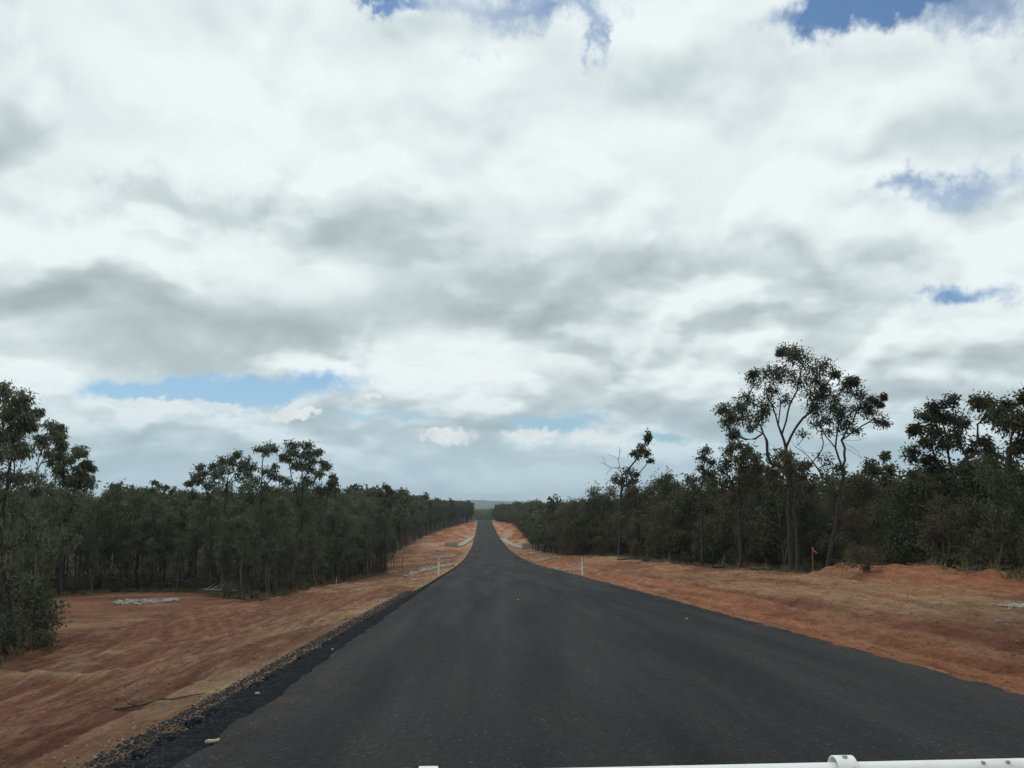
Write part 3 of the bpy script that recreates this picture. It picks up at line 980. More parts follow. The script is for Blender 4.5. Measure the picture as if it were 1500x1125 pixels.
# ------------------------------------------------------------------ standing trees with a shape of their own (metres from the foot)
HEROES = {
    'big_right': dict(at=(15.97, 46),
        stems=[[(-0.01,0.0,0.28),(-0.02,0.0,1.88),(0.02,0.0,3.49),(0.03,0.0,4.88),(-0.02,0.0,5.82),(-0.07,0.0,6.52),(-0.22,0.0,7.23),(-0.39,0.0,7.7)],[(0.03,0.0,4.88),(-0.27,-0.09,5.52),(-0.95,-0.15,5.68),(-1.12,-0.21,6.17),(-1.17,-0.28,6.87),(-1.3,-0.33,7.25)],[(-1.3,0.0,7.25),(-1.76,-0.16,6.97),(-2.24,-0.3,6.93),(-2.76,-0.44,7.16),(-3.04,-0.54,7.69)],[(-0.39,0.0,7.7),(-0.52,-0.12,8.18),(-0.74,-0.24,8.65),(-1.07,-0.39,9.25),(-1.23,-0.54,9.85)],[(-0.39,0.0,7.7),(-0.27,0.1,8.3),(-0.18,0.21,9.01),(-0.39,0.32,9.73),(-0.43,0.42,10.33)],[(-0.22,0.0,7.23),(0.01,-0.1,7.94),(0.16,-0.19,8.66),(0.56,-0.31,9.5),(0.79,-0.46,10.58)],[(-0.07,0.0,6.52),(0.35,-0.27,7.47),(0.79,-0.46,8.06),(1.3,-0.63,8.54),(1.69,-0.84,9.26),(2.09,-1.08,10.1)]],
        clumps=[(0.65,0.58,11.64,0.37,0.29),(0.38,0.03,11.7,0.37,0.28),(0.59,0.54,11.81,0.41,0.32),(0.66,0.73,11.65,0.32,0.27),(0.39,-1.55,10.97,0.32,0.29),(0.28,-1.7,11.23,0.35,0.22),(0.06,-1.46,11.04,0.26,0.37),(0.02,-1.79,11.19,0.43,0.37),(0.84,0.6,11.53,0.38,0.27),(1.11,0.15,11.03,0.43,0.32),(0.79,0.64,11.33,0.41,0.21),(1.41,0.15,11.42,0.42,0.3),(1.82,-0.69,10.8,0.35,0.21),(1.73,-0.59,10.72,0.36,0.3),(2.03,-0.47,10.86,0.4,0.21),(2.01,-0.56,10.78,0.39,0.26),(-0.87,0.46,10.41,0.27,0.24),(-0.76,-0.0,10.68,0.31,0.21),(-0.36,-0.06,10.55,0.38,0.34),(-0.93,0.11,10.58,0.28,0.26),(-1.27,0.73,10.27,0.35,0.38),(-1.46,0.42,9.91,0.27,0.29),(-1.56,0.41,10.3,0.34,0.21),(-1.41,0.68,10.32,0.28,0.26),(-0.47,-0.81,10.0,0.26,0.38),(-0.39,-0.51,10.52,0.33,0.29),(-0.65,-0.81,10.05,0.41,0.29),(-0.55,-0.38,10.46,0.33,0.37),(0.58,-0.15,10.43,0.48,0.27),(0.16,-0.26,10.54,0.32,0.34),(0.81,-0.29,10.34,0.3,0.22),(-0.05,-0.18,10.31,0.47,0.27),(0.95,-1.4,10.57,0.49,0.21),(1.23,-1.41,10.7,0.36,0.26),(1.05,-1.36,10.39,0.33,0.26),(1.6,-1.34,10.34,0.38,0.33),(2.0,0.68,10.38,0.26,0.34),(1.82,1.15,10.36,0.27,0.22),(1.92,0.97,10.12,0.29,0.37),(2.07,0.77,10.16,0.34,0.24),(2.42,-0.88,10.37,0.21,0.27),(2.52,-0.63,10.31,0.15,0.5),(2.6,-0.54,10.38,0.16,0.27),(0.5,-0.33,9.91,0.4,0.28),(0.77,-0.28,9.76,0.44,0.28),(0.46,-0.34,9.97,0.31,0.18),(0.72,-0.21,9.9,0.32,0.2),(1.48,-0.51,9.2,0.28,0.27),(1.37,-0.31,9.43,0.38,0.3),(1.13,-0.39,9.39,0.33,0.23),(1.78,-0.46,9.22,0.41,0.37),(-0.76,-0.58,9.32,0.32,0.16),(-0.59,-0.46,9.48,0.21,0.26),(-0.94,-0.54,9.42,0.23,0.26),(-0.82,-0.26,9.57,0.3,0.24),(1.83,-0.37,9.39,0.38,0.26),(2.08,0.05,9.37,0.32,0.24),(2.01,-0.13,9.18,0.35,0.24),(2.01,-0.41,9.26,0.26,0.38),(1.32,-0.33,9.0,0.38,0.17),(1.35,-0.42,8.74,0.26,0.29),(1.57,-0.22,8.55,0.28,0.29),(1.64,-0.25,8.65,0.34,0.24),(0.24,0.38,9.27,0.22,0.12),(0.07,0.57,9.02,0.32,0.19),(0.32,0.59,9.27,0.3,0.14),(0.21,0.52,9.1,0.23,0.12),(-2.92,0.77,8.8,0.23,0.22),(-2.94,0.77,8.62,0.3,0.34),(-3.22,1.14,8.61,0.21,0.25),(-3.22,0.75,8.57,0.25,0.28),(-2.82,0.46,8.53,0.34,0.25),(-2.7,0.3,8.07,0.34,0.32),(-2.59,0.33,8.14,0.26,0.22),(-2.79,0.1,8.36,0.27,0.25),(-3.01,-0.13,7.75,0.33,0.36),(-2.88,0.25,7.92,0.3,0.25),(-3.14,0.29,7.87,0.23,0.24),(-3.02,0.25,8.06,0.22,0.23),(-2.39,-0.05,8.86,0.29,0.29),(-2.04,0.23,9.23,0.33,0.33),(-1.99,-0.08,8.98,0.31,0.31),(-1.96,0.02,9.25,0.25,0.33),(-1.92,1.42,8.74,0.3,0.34),(-2.07,1.18,8.79,0.31,0.37),(-1.85,1.23,8.79,0.37,0.24),(-1.98,1.27,8.73,0.26,0.33),(-1.1,-0.62,9.05,0.22,0.22),(-1.43,-0.2,8.66,0.31,0.29),(-1.25,-0.22,8.76,0.29,0.21),(-1.04,-0.49,8.68,0.32,0.38),(-2.22,0.52,8.17,0.34,0.34),(-2.0,0.5,8.06,0.37,0.25),(-2.21,0.36,8.08,0.28,0.21),(-1.74,0.76,8.15,0.26,0.32),(-1.25,0.74,8.15,0.28,0.21),(-1.43,0.59,8.35,0.27,0.16),(-1.08,0.5,8.14,0.28,0.25),(-1.28,0.55,7.83,0.27,0.2),(-2.45,0.58,7.31,0.22,0.2),(-2.57,0.86,7.48,0.19,0.33),(-2.54,0.68,7.29,0.22,0.26),(-0.99,0.58,8.43,0.28,0.24),(-0.94,0.35,8.48,0.24,0.28),(-1.04,0.35,8.46,0.28,0.22),(-1.92,-0.04,7.62,0.22,0.19),(-1.94,-0.07,7.63,0.26,0.19),(-1.78,-0.1,7.56,0.21,0.2),(-2.93,0.04,7.09,0.14,0.21),(-2.77,-0.1,7.1,0.15,0.23),(-2.92,-0.07,7.13,0.21,0.18),(2.09,-0.08,9.72,0.27,0.3),(2.09,-0.08,9.92,0.28,0.3),(2.3,0.21,9.77,0.27,0.35),(2.06,0.1,9.75,0.29,0.3),(0.04,0.31,11.71,0.14,0.36),(0.07,0.27,11.79,0.18,0.45),(-0.12,0.15,11.58,0.13,0.49),(-1.56,-0.1,10.52,0.14,0.31),(-1.64,-0.1,10.45,0.17,0.28),(-1.56,-0.03,10.5,0.13,0.27)],
        bare=[[(-0.95,0.0,5.68),(-1.28,0.02,5.58)]]),
    'lean_right': dict(at=(17.23, 44.5),
        stems=[[(-0.0,0.0,0.3),(0.29,0.0,1.57),(0.51,0.0,2.46),(0.81,0.0,3.91),(1.05,0.0,5.15),(0.91,0.0,5.78),(0.71,0.0,6.4),(0.8,0.0,6.97),(0.94,0.0,7.55),(0.86,0.0,8.24)],[(0.81,0.0,3.91),(0.12,0.31,4.98),(-0.31,0.51,5.72),(-0.52,0.61,6.06),(-1.08,0.77,6.51),(-1.34,0.9,6.97),(-1.27,0.96,7.31)],[(-0.31,0.0,5.72),(-0.05,-0.22,6.29),(-0.07,-0.44,6.97),(-0.21,-0.67,7.66)],[(1.05,0.0,5.15),(1.25,0.19,6.4),(1.19,0.25,6.8),(1.64,0.38,7.55),(2.25,0.49,8.13)],[(0.71,0.0,6.4),(0.33,0.16,6.97),(0.13,0.29,7.55),(0.27,0.4,8.12)],[(1.19,0.0,6.8),(1.5,0.03,7.09),(2.22,0.1,7.55),(2.94,0.16,7.9)]],
        clumps=[(1.73,-0.59,9.62,0.23,0.31),(1.54,-0.27,9.74,0.28,0.36),(1.4,-0.14,9.75,0.24,0.35),(1.71,-0.05,9.62,0.25,0.22),(1.48,-0.1,9.37,0.25,0.28),(0.93,-0.03,9.12,0.37,0.29),(1.21,-0.11,9.5,0.37,0.32),(1.37,-0.18,9.27,0.37,0.36),(0.91,0.28,8.93,0.28,0.29),(0.81,0.2,8.54,0.24,0.37),(0.87,0.13,8.52,0.34,0.36),(0.7,0.21,8.5,0.3,0.33),(2.05,-0.37,9.09,0.19,0.21),(1.92,-0.57,8.94,0.27,0.3),(1.76,-0.47,9.15,0.26,0.25),(1.63,-0.5,9.02,0.25,0.22),(1.14,1.01,8.62,0.33,0.31),(1.29,0.72,8.37,0.29,0.37),(1.69,1.1,8.55,0.42,0.38),(1.22,0.92,8.48,0.39,0.23),(0.89,-0.18,8.14,0.27,0.25),(1.03,-0.07,8.16,0.32,0.34),(0.99,-0.12,7.76,0.36,0.25),(1.15,0.4,7.99,0.24,0.34),(2.58,-0.29,8.41,0.24,0.27),(2.28,-0.18,8.64,0.26,0.39),(2.44,-0.15,8.52,0.21,0.4),(2.92,0.22,8.91,0.18,0.48),(2.97,0.33,8.76,0.22,0.3),(3.01,0.3,8.94,0.24,0.35),(3.3,0.33,8.66,0.14,0.37),(3.38,0.44,8.66,0.1,0.49),(3.33,0.54,8.75,0.14,0.37),(3.39,0.14,9.09,0.08,0.45),(3.4,0.13,9.09,0.09,0.5),(3.49,0.18,8.98,0.08,0.29),(2.75,0.34,8.34,0.27,0.27),(2.85,0.19,8.38,0.3,0.19),(2.72,0.05,8.21,0.27,0.26),(2.65,0.35,8.21,0.25,0.26),(3.33,0.02,7.62,0.19,0.41),(3.02,0.06,7.81,0.21,0.38),(3.16,-0.01,7.77,0.24,0.45),(2.0,1.33,8.01,0.29,0.2),(1.8,1.2,7.78,0.3,0.24),(2.07,0.91,7.67,0.33,0.18),(1.88,1.26,7.78,0.23,0.19),(1.65,0.56,7.42,0.27,0.25),(1.53,1.05,7.61,0.22,0.26),(1.36,1.02,7.67,0.22,0.17),(1.37,0.84,7.44,0.29,0.24),(0.66,0.68,7.94,0.25,0.24),(0.44,0.61,8.0,0.22,0.21),(0.25,0.58,7.86,0.23,0.25),(0.66,0.45,7.84,0.21,0.28),(2.36,0.75,7.31,0.23,0.22),(2.14,0.91,7.29,0.22,0.16),(2.01,0.72,7.42,0.21,0.2),(0.05,0.72,8.06,0.27,0.24),(0.09,0.61,8.24,0.28,0.2),(-0.12,0.5,8.47,0.23,0.2),(-0.19,0.6,8.4,0.31,0.22),(-0.34,-0.45,7.59,0.27,0.19),(-0.45,-0.63,7.62,0.22,0.22),(-0.26,-0.51,7.52,0.27,0.15),(-0.59,0.46,7.16,0.22,0.1),(-0.78,0.56,7.14,0.2,0.11),(-0.82,0.61,7.27,0.24,0.1),(0.18,-0.22,7.2,0.26,0.14),(0.18,-0.64,7.22,0.22,0.16),(0.11,-0.6,7.3,0.23,0.09),(1.35,-0.55,9.86,0.17,0.37),(1.51,-0.7,9.85,0.18,0.33),(1.64,-0.65,9.78,0.12,0.48),(2.12,0.33,9.84,0.09,0.33),(2.03,0.21,9.93,0.13,0.43),(1.93,0.23,9.84,0.08,0.39),(2.3,-0.15,8.44,0.25,0.27),(1.84,-0.16,8.29,0.24,0.49),(2.06,-0.16,8.47,0.23,0.38),(0.53,0.42,5.55,0.28,0.16),(0.56,0.6,5.59,0.28,0.15),(0.25,0.83,5.92,0.28,0.2),(0.43,0.4,5.86,0.29,0.17),(0.75,-0.49,5.35,0.22,0.25),(0.67,-0.42,5.27,0.28,0.25),(0.8,-0.18,5.42,0.17,0.29)],
        bare=[[(1.19,0.0,6.8),(1.58,-0.05,6.4),(1.8,-0.08,6.18),(1.95,-0.1,5.89)],[(1.25,0.0,6.4),(1.62,0.02,6.18),(2.12,0.05,5.83)],[(0.71,0.0,6.4),(0.43,0.0,6.63),(0.14,0.0,6.51),(-0.04,0.0,6.4)],[(-0.52,0.0,6.06),(-0.86,0.04,6.17),(-1.19,0.11,6.63)],[(0.91,0.0,5.78),(0.41,0.17,6.17),(0.06,0.24,6.17)],[(-1.08,0.0,6.51),(-1.17,0.12,6.97),(-0.92,0.23,7.43)],[(1.19,0.0,6.8),(1.77,-0.12,6.75),(2.3,-0.23,6.92)],[(1.64,0.0,7.55),(1.96,0.03,7.09),(2.0,0.04,6.75)]]),
    'half_dead': dict(at=(14.88, 98),
        stems=[[(0.17,0.0,-0.29),(0.31,0.0,3.34),(0.53,0.0,7.26),(0.6,0.0,8.86),(1.47,0.0,9.68),(2.11,0.0,10.42),(2.75,0.0,11.22),(3.22,0.0,12.22),(3.49,0.0,13.22)],[(0.53,0.0,7.26),(-0.31,0.2,7.99),(-1.3,0.39,8.49)]],
        clumps=[(3.57,-0.79,13.26,0.23,0.4),(3.6,-0.68,12.97,0.35,0.42),(3.27,-0.95,13.13,0.22,0.41),(3.41,-0.91,13.5,0.31,0.45),(3.3,-0.46,12.55,0.2,0.36),(3.42,-0.47,12.83,0.25,0.45),(3.42,-0.38,12.85,0.22,0.52),(2.85,-0.21,12.08,0.36,0.37),(2.95,-0.43,11.94,0.36,0.4),(2.48,-0.07,11.69,0.45,0.27),(2.78,-0.34,11.81,0.34,0.49),(2.16,-1.07,11.04,0.39,0.33),(2.39,-1.07,11.02,0.36,0.44),(2.45,-1.27,11.15,0.51,0.37),(2.37,-0.55,11.21,0.53,0.33),(3.22,0.08,11.6,0.46,0.3),(2.88,0.62,11.63,0.41,0.28),(3.13,-0.06,11.73,0.42,0.4),(2.8,0.45,11.61,0.3,0.47),(3.33,-0.05,11.39,0.26,0.42),(3.42,-0.2,11.36,0.2,0.4),(3.45,-0.04,11.06,0.21,0.41),(3.69,0.16,10.51,0.15,0.47),(3.91,0.13,10.53,0.2,0.33),(3.86,0.05,10.65,0.15,0.33),(1.25,0.3,9.19,0.36,0.3),(1.62,-0.12,9.13,0.43,0.43),(1.09,0.63,9.45,0.45,0.42),(1.74,0.24,9.5,0.32,0.45),(0.54,0.83,8.1,0.45,0.42),(0.97,0.44,8.51,0.53,0.28),(1.03,0.9,8.56,0.39,0.26),(0.24,0.87,8.35,0.48,0.43),(2.06,-0.27,9.0,0.19,0.47),(2.16,-0.07,8.98,0.25,0.43),(2.32,-0.24,9.02,0.19,0.4),(1.31,1.37,8.28,0.48,0.33),(1.23,0.85,8.48,0.48,0.29),(1.45,1.33,8.02,0.71,0.27),(1.16,1.3,7.71,0.53,0.39),(-0.17,-0.8,8.57,0.34,0.36),(-0.39,-0.29,8.52,0.26,0.33),(-0.05,-0.17,8.75,0.32,0.25),(-0.17,-0.57,8.36,0.33,0.26),(1.69,-0.09,8.44,0.34,0.35),(1.76,0.32,8.19,0.38,0.29),(1.97,-0.15,8.16,0.41,0.35),(1.98,-0.03,8.31,0.29,0.37),(1.52,-0.93,11.22,0.24,0.37),(1.86,-0.7,11.25,0.23,0.44),(1.88,-1.03,11.46,0.22,0.47)],
        bare=[[(0.6,0.0,8.86),(0.34,-0.08,9.73),(0.23,-0.15,10.59),(0.42,-0.22,11.46),(0.26,-0.28,12.09)],[(0.34,0.0,9.73),(-0.53,0.3,9.67),(-1.15,0.53,10.09),(-1.77,0.77,10.42)],[(-0.53,0.0,9.67),(-1.04,-0.12,9.1),(-1.29,-0.19,8.73)],[(0.23,0.0,10.59),(-0.26,0.11,10.96),(-1.01,0.25,11.21)],[(-1.15,0.0,10.09),(-1.39,-0.0,10.71),(-1.71,-0.0,10.96)],[(0.42,0.0,11.46),(0.63,0.03,11.84)],[(3.48,0.0,12.72),(4.15,0.14,12.22),(4.59,0.19,12.6)],[(2.11,0.0,10.42),(2.48,0.05,10.1),(2.73,0.07,10.35)],[(0.6,0.0,8.86),(-0.04,0.0,9.23),(-0.42,0.0,8.86)]]),
    'dense_right': dict(at=(22.43, 43),
        stems=[[(-0.02,0.0,0.6),(0.15,0.0,2.04),(0.26,0.0,3.25),(0.42,0.0,4.2),(0.72,0.0,4.95),(1.15,0.0,5.53),(1.46,0.0,5.77),(1.86,0.0,5.96),(2.2,0.0,6.01)],[(0.42,0.0,4.2),(0.17,0.05,4.76),(-0.02,0.11,5.52),(-0.16,0.18,6.29)],[(0.72,0.0,4.95),(0.58,0.08,5.81),(0.59,0.16,6.67),(0.51,0.26,7.64)],[(1.46,0.0,5.77),(1.3,0.1,6.29),(1.26,0.25,7.06),(1.12,0.42,7.93)],[(1.86,0.0,5.96),(2.06,0.03,6.68),(2.17,0.06,7.45)]],
        clumps=[(-0.53,0.8,7.31,0.21,0.49),(-0.58,0.64,7.21,0.19,0.27),(-0.8,0.81,7.17,0.19,0.37),(-0.87,0.53,7.24,0.11,0.34),(-0.78,0.59,7.35,0.14,0.44),(-0.89,0.53,7.28,0.17,0.42),(-0.05,0.23,7.79,0.22,0.26),(-0.2,0.66,7.97,0.21,0.22),(-0.27,0.33,7.84,0.2,0.32),(-0.52,0.41,8.03,0.27,0.26),(0.19,0.47,8.33,0.3,0.34),(0.41,0.63,8.4,0.3,0.25),(0.18,0.45,8.48,0.24,0.37),(0.3,0.8,8.16,0.31,0.31),(1.1,0.3,8.51,0.26,0.27),(0.82,0.47,8.52,0.18,0.31),(0.93,0.09,8.7,0.26,0.47),(0.47,0.86,7.83,0.39,0.26),(0.78,0.97,7.86,0.34,0.32),(0.68,0.95,7.81,0.32,0.21),(0.32,0.42,7.98,0.36,0.34),(-0.0,0.22,7.16,0.35,0.22),(-0.43,0.14,6.85,0.34,0.27),(-0.08,0.14,6.7,0.35,0.33),(-0.02,-0.11,7.04,0.27,0.21),(0.8,0.27,7.77,0.25,0.34),(1.11,0.36,7.81,0.32,0.2),(1.11,0.4,7.58,0.39,0.22),(0.94,0.5,7.76,0.31,0.25),(2.06,-0.96,8.36,0.36,0.3),(1.75,-0.71,8.43,0.34,0.26),(2.13,-0.52,8.53,0.3,0.3),(1.72,-0.85,8.56,0.29,0.3),(2.35,0.36,8.4,0.28,0.34),(2.35,0.67,8.65,0.26,0.31),(2.78,0.43,8.57,0.31,0.3),(2.44,0.4,8.6,0.25,0.27),(3.18,0.64,8.54,0.25,0.3),(3.1,0.72,8.61,0.24,0.43),(3.18,0.58,8.49,0.18,0.42),(2.16,1.44,7.58,0.28,0.37),(1.97,1.19,7.77,0.3,0.28),(2.04,1.44,7.62,0.43,0.27),(1.97,1.25,7.64,0.36,0.3),(2.83,-0.35,7.59,0.29,0.26),(2.93,-0.54,7.52,0.38,0.27),(2.61,-0.29,7.7,0.32,0.21),(2.67,-0.08,7.88,0.29,0.33),(-0.46,1.66,5.92,0.25,0.31),(-0.59,1.85,5.97,0.37,0.32),(-0.37,1.48,6.23,0.28,0.29),(-0.58,1.38,6.28,0.27,0.28),(0.12,-0.34,6.46,0.27,0.34),(0.35,-0.13,6.43,0.36,0.3),(0.38,-0.36,6.25,0.25,0.2),(-0.09,-0.22,6.18,0.38,0.24),(-0.18,0.45,5.4,0.36,0.29),(-0.15,0.45,5.23,0.26,0.3),(0.3,0.34,5.29,0.3,0.37),(0.34,0.48,5.38,0.37,0.38),(0.81,-0.32,6.54,0.33,0.19),(0.72,-0.02,6.72,0.31,0.3),(0.95,-0.27,6.44,0.25,0.23),(0.51,-0.16,6.46,0.29,0.2),(1.4,0.63,6.78,0.21,0.23),(1.46,0.64,6.85,0.24,0.18),(1.43,0.88,7.2,0.29,0.24),(1.26,0.7,7.01,0.3,0.19),(0.23,-0.01,4.69,0.29,0.36),(0.47,0.08,4.27,0.36,0.28),(-0.05,-0.25,4.33,0.37,0.35),(0.12,0.15,4.65,0.36,0.26),(-0.41,0.4,5.67,0.17,0.43),(-0.18,0.19,5.69,0.24,0.42),(-0.37,0.22,5.72,0.25,0.47),(2.41,0.74,6.58,0.29,0.35),(2.56,0.3,6.59,0.3,0.26),(2.59,0.5,6.69,0.26,0.36),(2.65,0.56,6.58,0.28,0.35),(3.0,0.27,6.08,0.24,0.33),(2.98,0.61,6.26,0.27,0.35),(2.7,0.29,5.95,0.27,0.33),(3.16,0.64,6.04,0.23,0.23),(-0.72,-0.15,6.57,0.19,0.3),(-0.48,-0.06,6.47,0.26,0.35),(-0.6,-0.16,6.59,0.24,0.28),(-0.66,-0.11,6.61,0.24,0.34),(0.02,0.35,4.13,0.26,0.33),(0.38,0.4,4.01,0.35,0.22),(-0.25,0.52,4.23,0.34,0.36),(0.16,0.43,3.77,0.26,0.32),(-0.5,0.15,4.57,0.23,0.4),(-0.34,0.24,4.74,0.27,0.36),(-0.37,0.2,4.8,0.24,0.38),(0.72,0.17,4.48,0.32,0.22),(0.82,0.36,4.35,0.27,0.23),(0.79,0.55,4.39,0.25,0.3),(0.64,0.12,3.96,0.34,0.31),(1.98,0.89,6.14,0.14,0.28),(2.26,0.84,6.27,0.18,0.28),(2.1,0.77,6.25,0.11,0.17),(0.64,1.65,7.28,0.28,0.23),(0.68,1.19,7.08,0.36,0.25),(0.44,1.42,7.42,0.35,0.34),(0.74,1.32,7.22,0.24,0.26)],
        bare=[[(-0.27,0.0,4.76),(-0.62,-0.03,5.33),(-0.88,-0.05,5.71),(-1.36,-0.06,5.81),(-1.74,-0.08,5.9)],[(-0.62,0.0,5.33),(-0.8,-0.03,5.52),(-1.05,-0.13,6.19)],[(-0.45,0.0,4.95),(-0.8,-0.03,5.43),(-1.38,-0.05,5.47),(-1.73,-0.07,5.38)]]),
    'far_right': dict(at=(20.21, 34),
        stems=[[(0.0,0.0,0.65),(0.16,0.0,2.19),(0.23,0.0,3.54),(0.28,0.0,4.59),(0.51,0.0,5.58),(0.65,0.0,6.42)],[(0.23,0.0,3.54),(-0.07,-0.23,4.14),(-0.15,-0.38,4.59)],[(0.28,0.0,4.59),(0.8,0.22,5.35),(1.16,0.4,5.96)]],
        clumps=[(0.59,0.39,6.85,0.21,0.21),(0.7,0.22,6.89,0.28,0.33),(0.64,0.29,6.97,0.18,0.27),(0.65,0.44,6.94,0.24,0.21),(0.98,-0.32,7.2,0.22,0.4),(1.17,-0.21,7.08,0.17,0.37),(1.09,-0.16,7.08,0.2,0.45),(0.17,0.31,6.69,0.25,0.27),(0.14,-0.03,6.52,0.24,0.41),(0.33,0.23,6.48,0.26,0.39),(0.72,-0.41,6.17,0.35,0.32),(0.94,-0.14,6.37,0.29,0.34),(0.66,-0.48,6.26,0.22,0.29),(0.69,-0.47,6.42,0.29,0.25),(0.41,-0.58,5.96,0.23,0.29),(-0.02,-0.5,6.12,0.23,0.21),(0.18,-0.23,6.04,0.33,0.29),(0.19,-0.6,6.04,0.31,0.28),(0.8,-0.82,5.63,0.24,0.31),(1.06,-1.41,5.58,0.21,0.33),(0.83,-0.85,5.78,0.3,0.35),(0.66,-0.97,5.83,0.27,0.36),(0.65,-0.48,5.36,0.27,0.23),(0.28,-0.48,5.13,0.29,0.29),(0.45,-0.31,5.37,0.31,0.27),(0.46,-0.48,5.14,0.2,0.31),(0.0,0.46,4.48,0.25,0.41),(-0.01,0.72,4.77,0.26,0.34),(0.15,0.71,4.52,0.2,0.29),(1.03,-1.03,4.57,0.23,0.36),(0.79,-1.0,4.74,0.26,0.34),(0.96,-1.33,4.53,0.24,0.3),(0.91,-1.19,4.64,0.33,0.21),(0.31,-0.77,3.86,0.25,0.41),(0.22,-0.58,3.96,0.28,0.34),(0.2,-0.84,3.99,0.23,0.33),(0.47,-0.3,3.81,0.25,0.22),(0.61,-0.27,3.72,0.27,0.27),(0.87,-0.0,3.61,0.27,0.2),(0.83,-0.3,3.65,0.23,0.3),(1.31,-0.5,6.52,0.21,0.24),(1.21,-0.82,6.66,0.27,0.24),(1.33,-0.61,6.62,0.24,0.25),(1.29,-0.79,6.56,0.32,0.35),(1.45,-0.25,5.85,0.34,0.36),(1.19,-0.49,6.05,0.25,0.3),(1.43,-0.56,5.92,0.35,0.35),(0.96,-0.34,5.91,0.24,0.35),(1.0,-0.22,5.2,0.34,0.38),(1.26,-0.4,5.22,0.41,0.3),(1.04,-0.37,5.21,0.4,0.38),(1.18,-0.37,5.19,0.25,0.36),(1.12,-0.51,3.84,0.34,0.3),(1.34,-0.85,3.81,0.3,0.27),(1.06,-0.72,3.91,0.3,0.34),(1.71,-0.52,4.08,0.26,0.26),(-0.1,0.09,3.26,0.18,0.36),(0.14,-0.03,3.45,0.19,0.44),(-0.04,-0.01,3.45,0.2,0.47),(1.26,-0.06,3.03,0.38,0.3),(1.01,-0.02,3.3,0.27,0.3),(1.08,0.16,2.8,0.27,0.33),(0.9,0.29,2.89,0.35,0.32),(1.92,1.61,6.4,0.34,0.27),(1.72,1.11,6.3,0.33,0.24),(1.86,1.49,6.34,0.26,0.21),(1.99,1.41,6.35,0.29,0.37)],
        bare=[[(0.76,0.0,6.72),(0.69,-0.03,7.34),(0.68,-0.04,7.65)],[(1.16,0.0,6.88),(1.14,0.01,7.58),(1.04,0.01,7.81)]]),
    'mid_right': dict(at=(22.93, 41),
        stems=[[(-0.06,0.0,0.68),(0.07,0.0,2.19),(0.11,0.0,2.99),(0.06,0.0,3.53),(-0.17,0.0,4.16),(-0.19,0.0,4.62)],[(0.06,0.0,3.53),(-0.47,-0.07,3.89),(-0.83,-0.1,3.98)]],
        clumps=[(-0.1,0.06,4.92,0.24,0.5),(-0.35,0.31,5.05,0.24,0.43),(-0.18,0.04,4.97,0.23,0.42),(0.17,-0.34,4.71,0.18,0.39),(0.52,-0.38,4.57,0.21,0.31),(0.31,-0.21,4.39,0.25,0.42),(-0.41,-0.25,4.6,0.16,0.33),(-0.42,0.01,4.41,0.19,0.29),(-0.15,0.02,4.6,0.18,0.3),(0.34,0.04,5.11,0.14,0.5),(0.6,0.25,5.01,0.15,0.27),(0.25,0.16,4.98,0.18,0.31),(-0.23,0.05,4.13,0.22,0.3),(-0.09,0.11,4.17,0.19,0.27),(0.11,0.09,4.09,0.2,0.25),(0.71,0.41,4.37,0.2,0.35),(0.47,0.5,4.47,0.19,0.25),(0.62,0.73,4.36,0.15,0.27),(-0.5,0.61,4.03,0.15,0.17),(-0.41,0.58,4.15,0.13,0.17),(-0.49,0.64,4.15,0.11,0.26),(0.07,0.59,5.33,0.14,0.41),(0.24,0.85,5.28,0.13,0.36),(0.28,0.77,5.29,0.14,0.37)],
        bare=[]),
    'tall_left': dict(at=(-14.62, 30),
        stems=[[(-0.34,0.0,0.28),(-0.57,0.0,1.41),(-0.88,0.0,2.6),(-1.1,0.0,3.63),(-1.12,0.0,4.32),(-1.06,0.0,5.11),(-1.0,0.0,6.34),(-0.93,0.0,7.14),(-0.92,0.0,7.85)],[(-1.12,0.0,4.32),(-1.44,-0.3,5.37),(-1.57,-0.59,6.42)],[(-1.06,0.0,5.11),(-0.79,-0.15,5.9),(-0.68,-0.3,6.78)]],
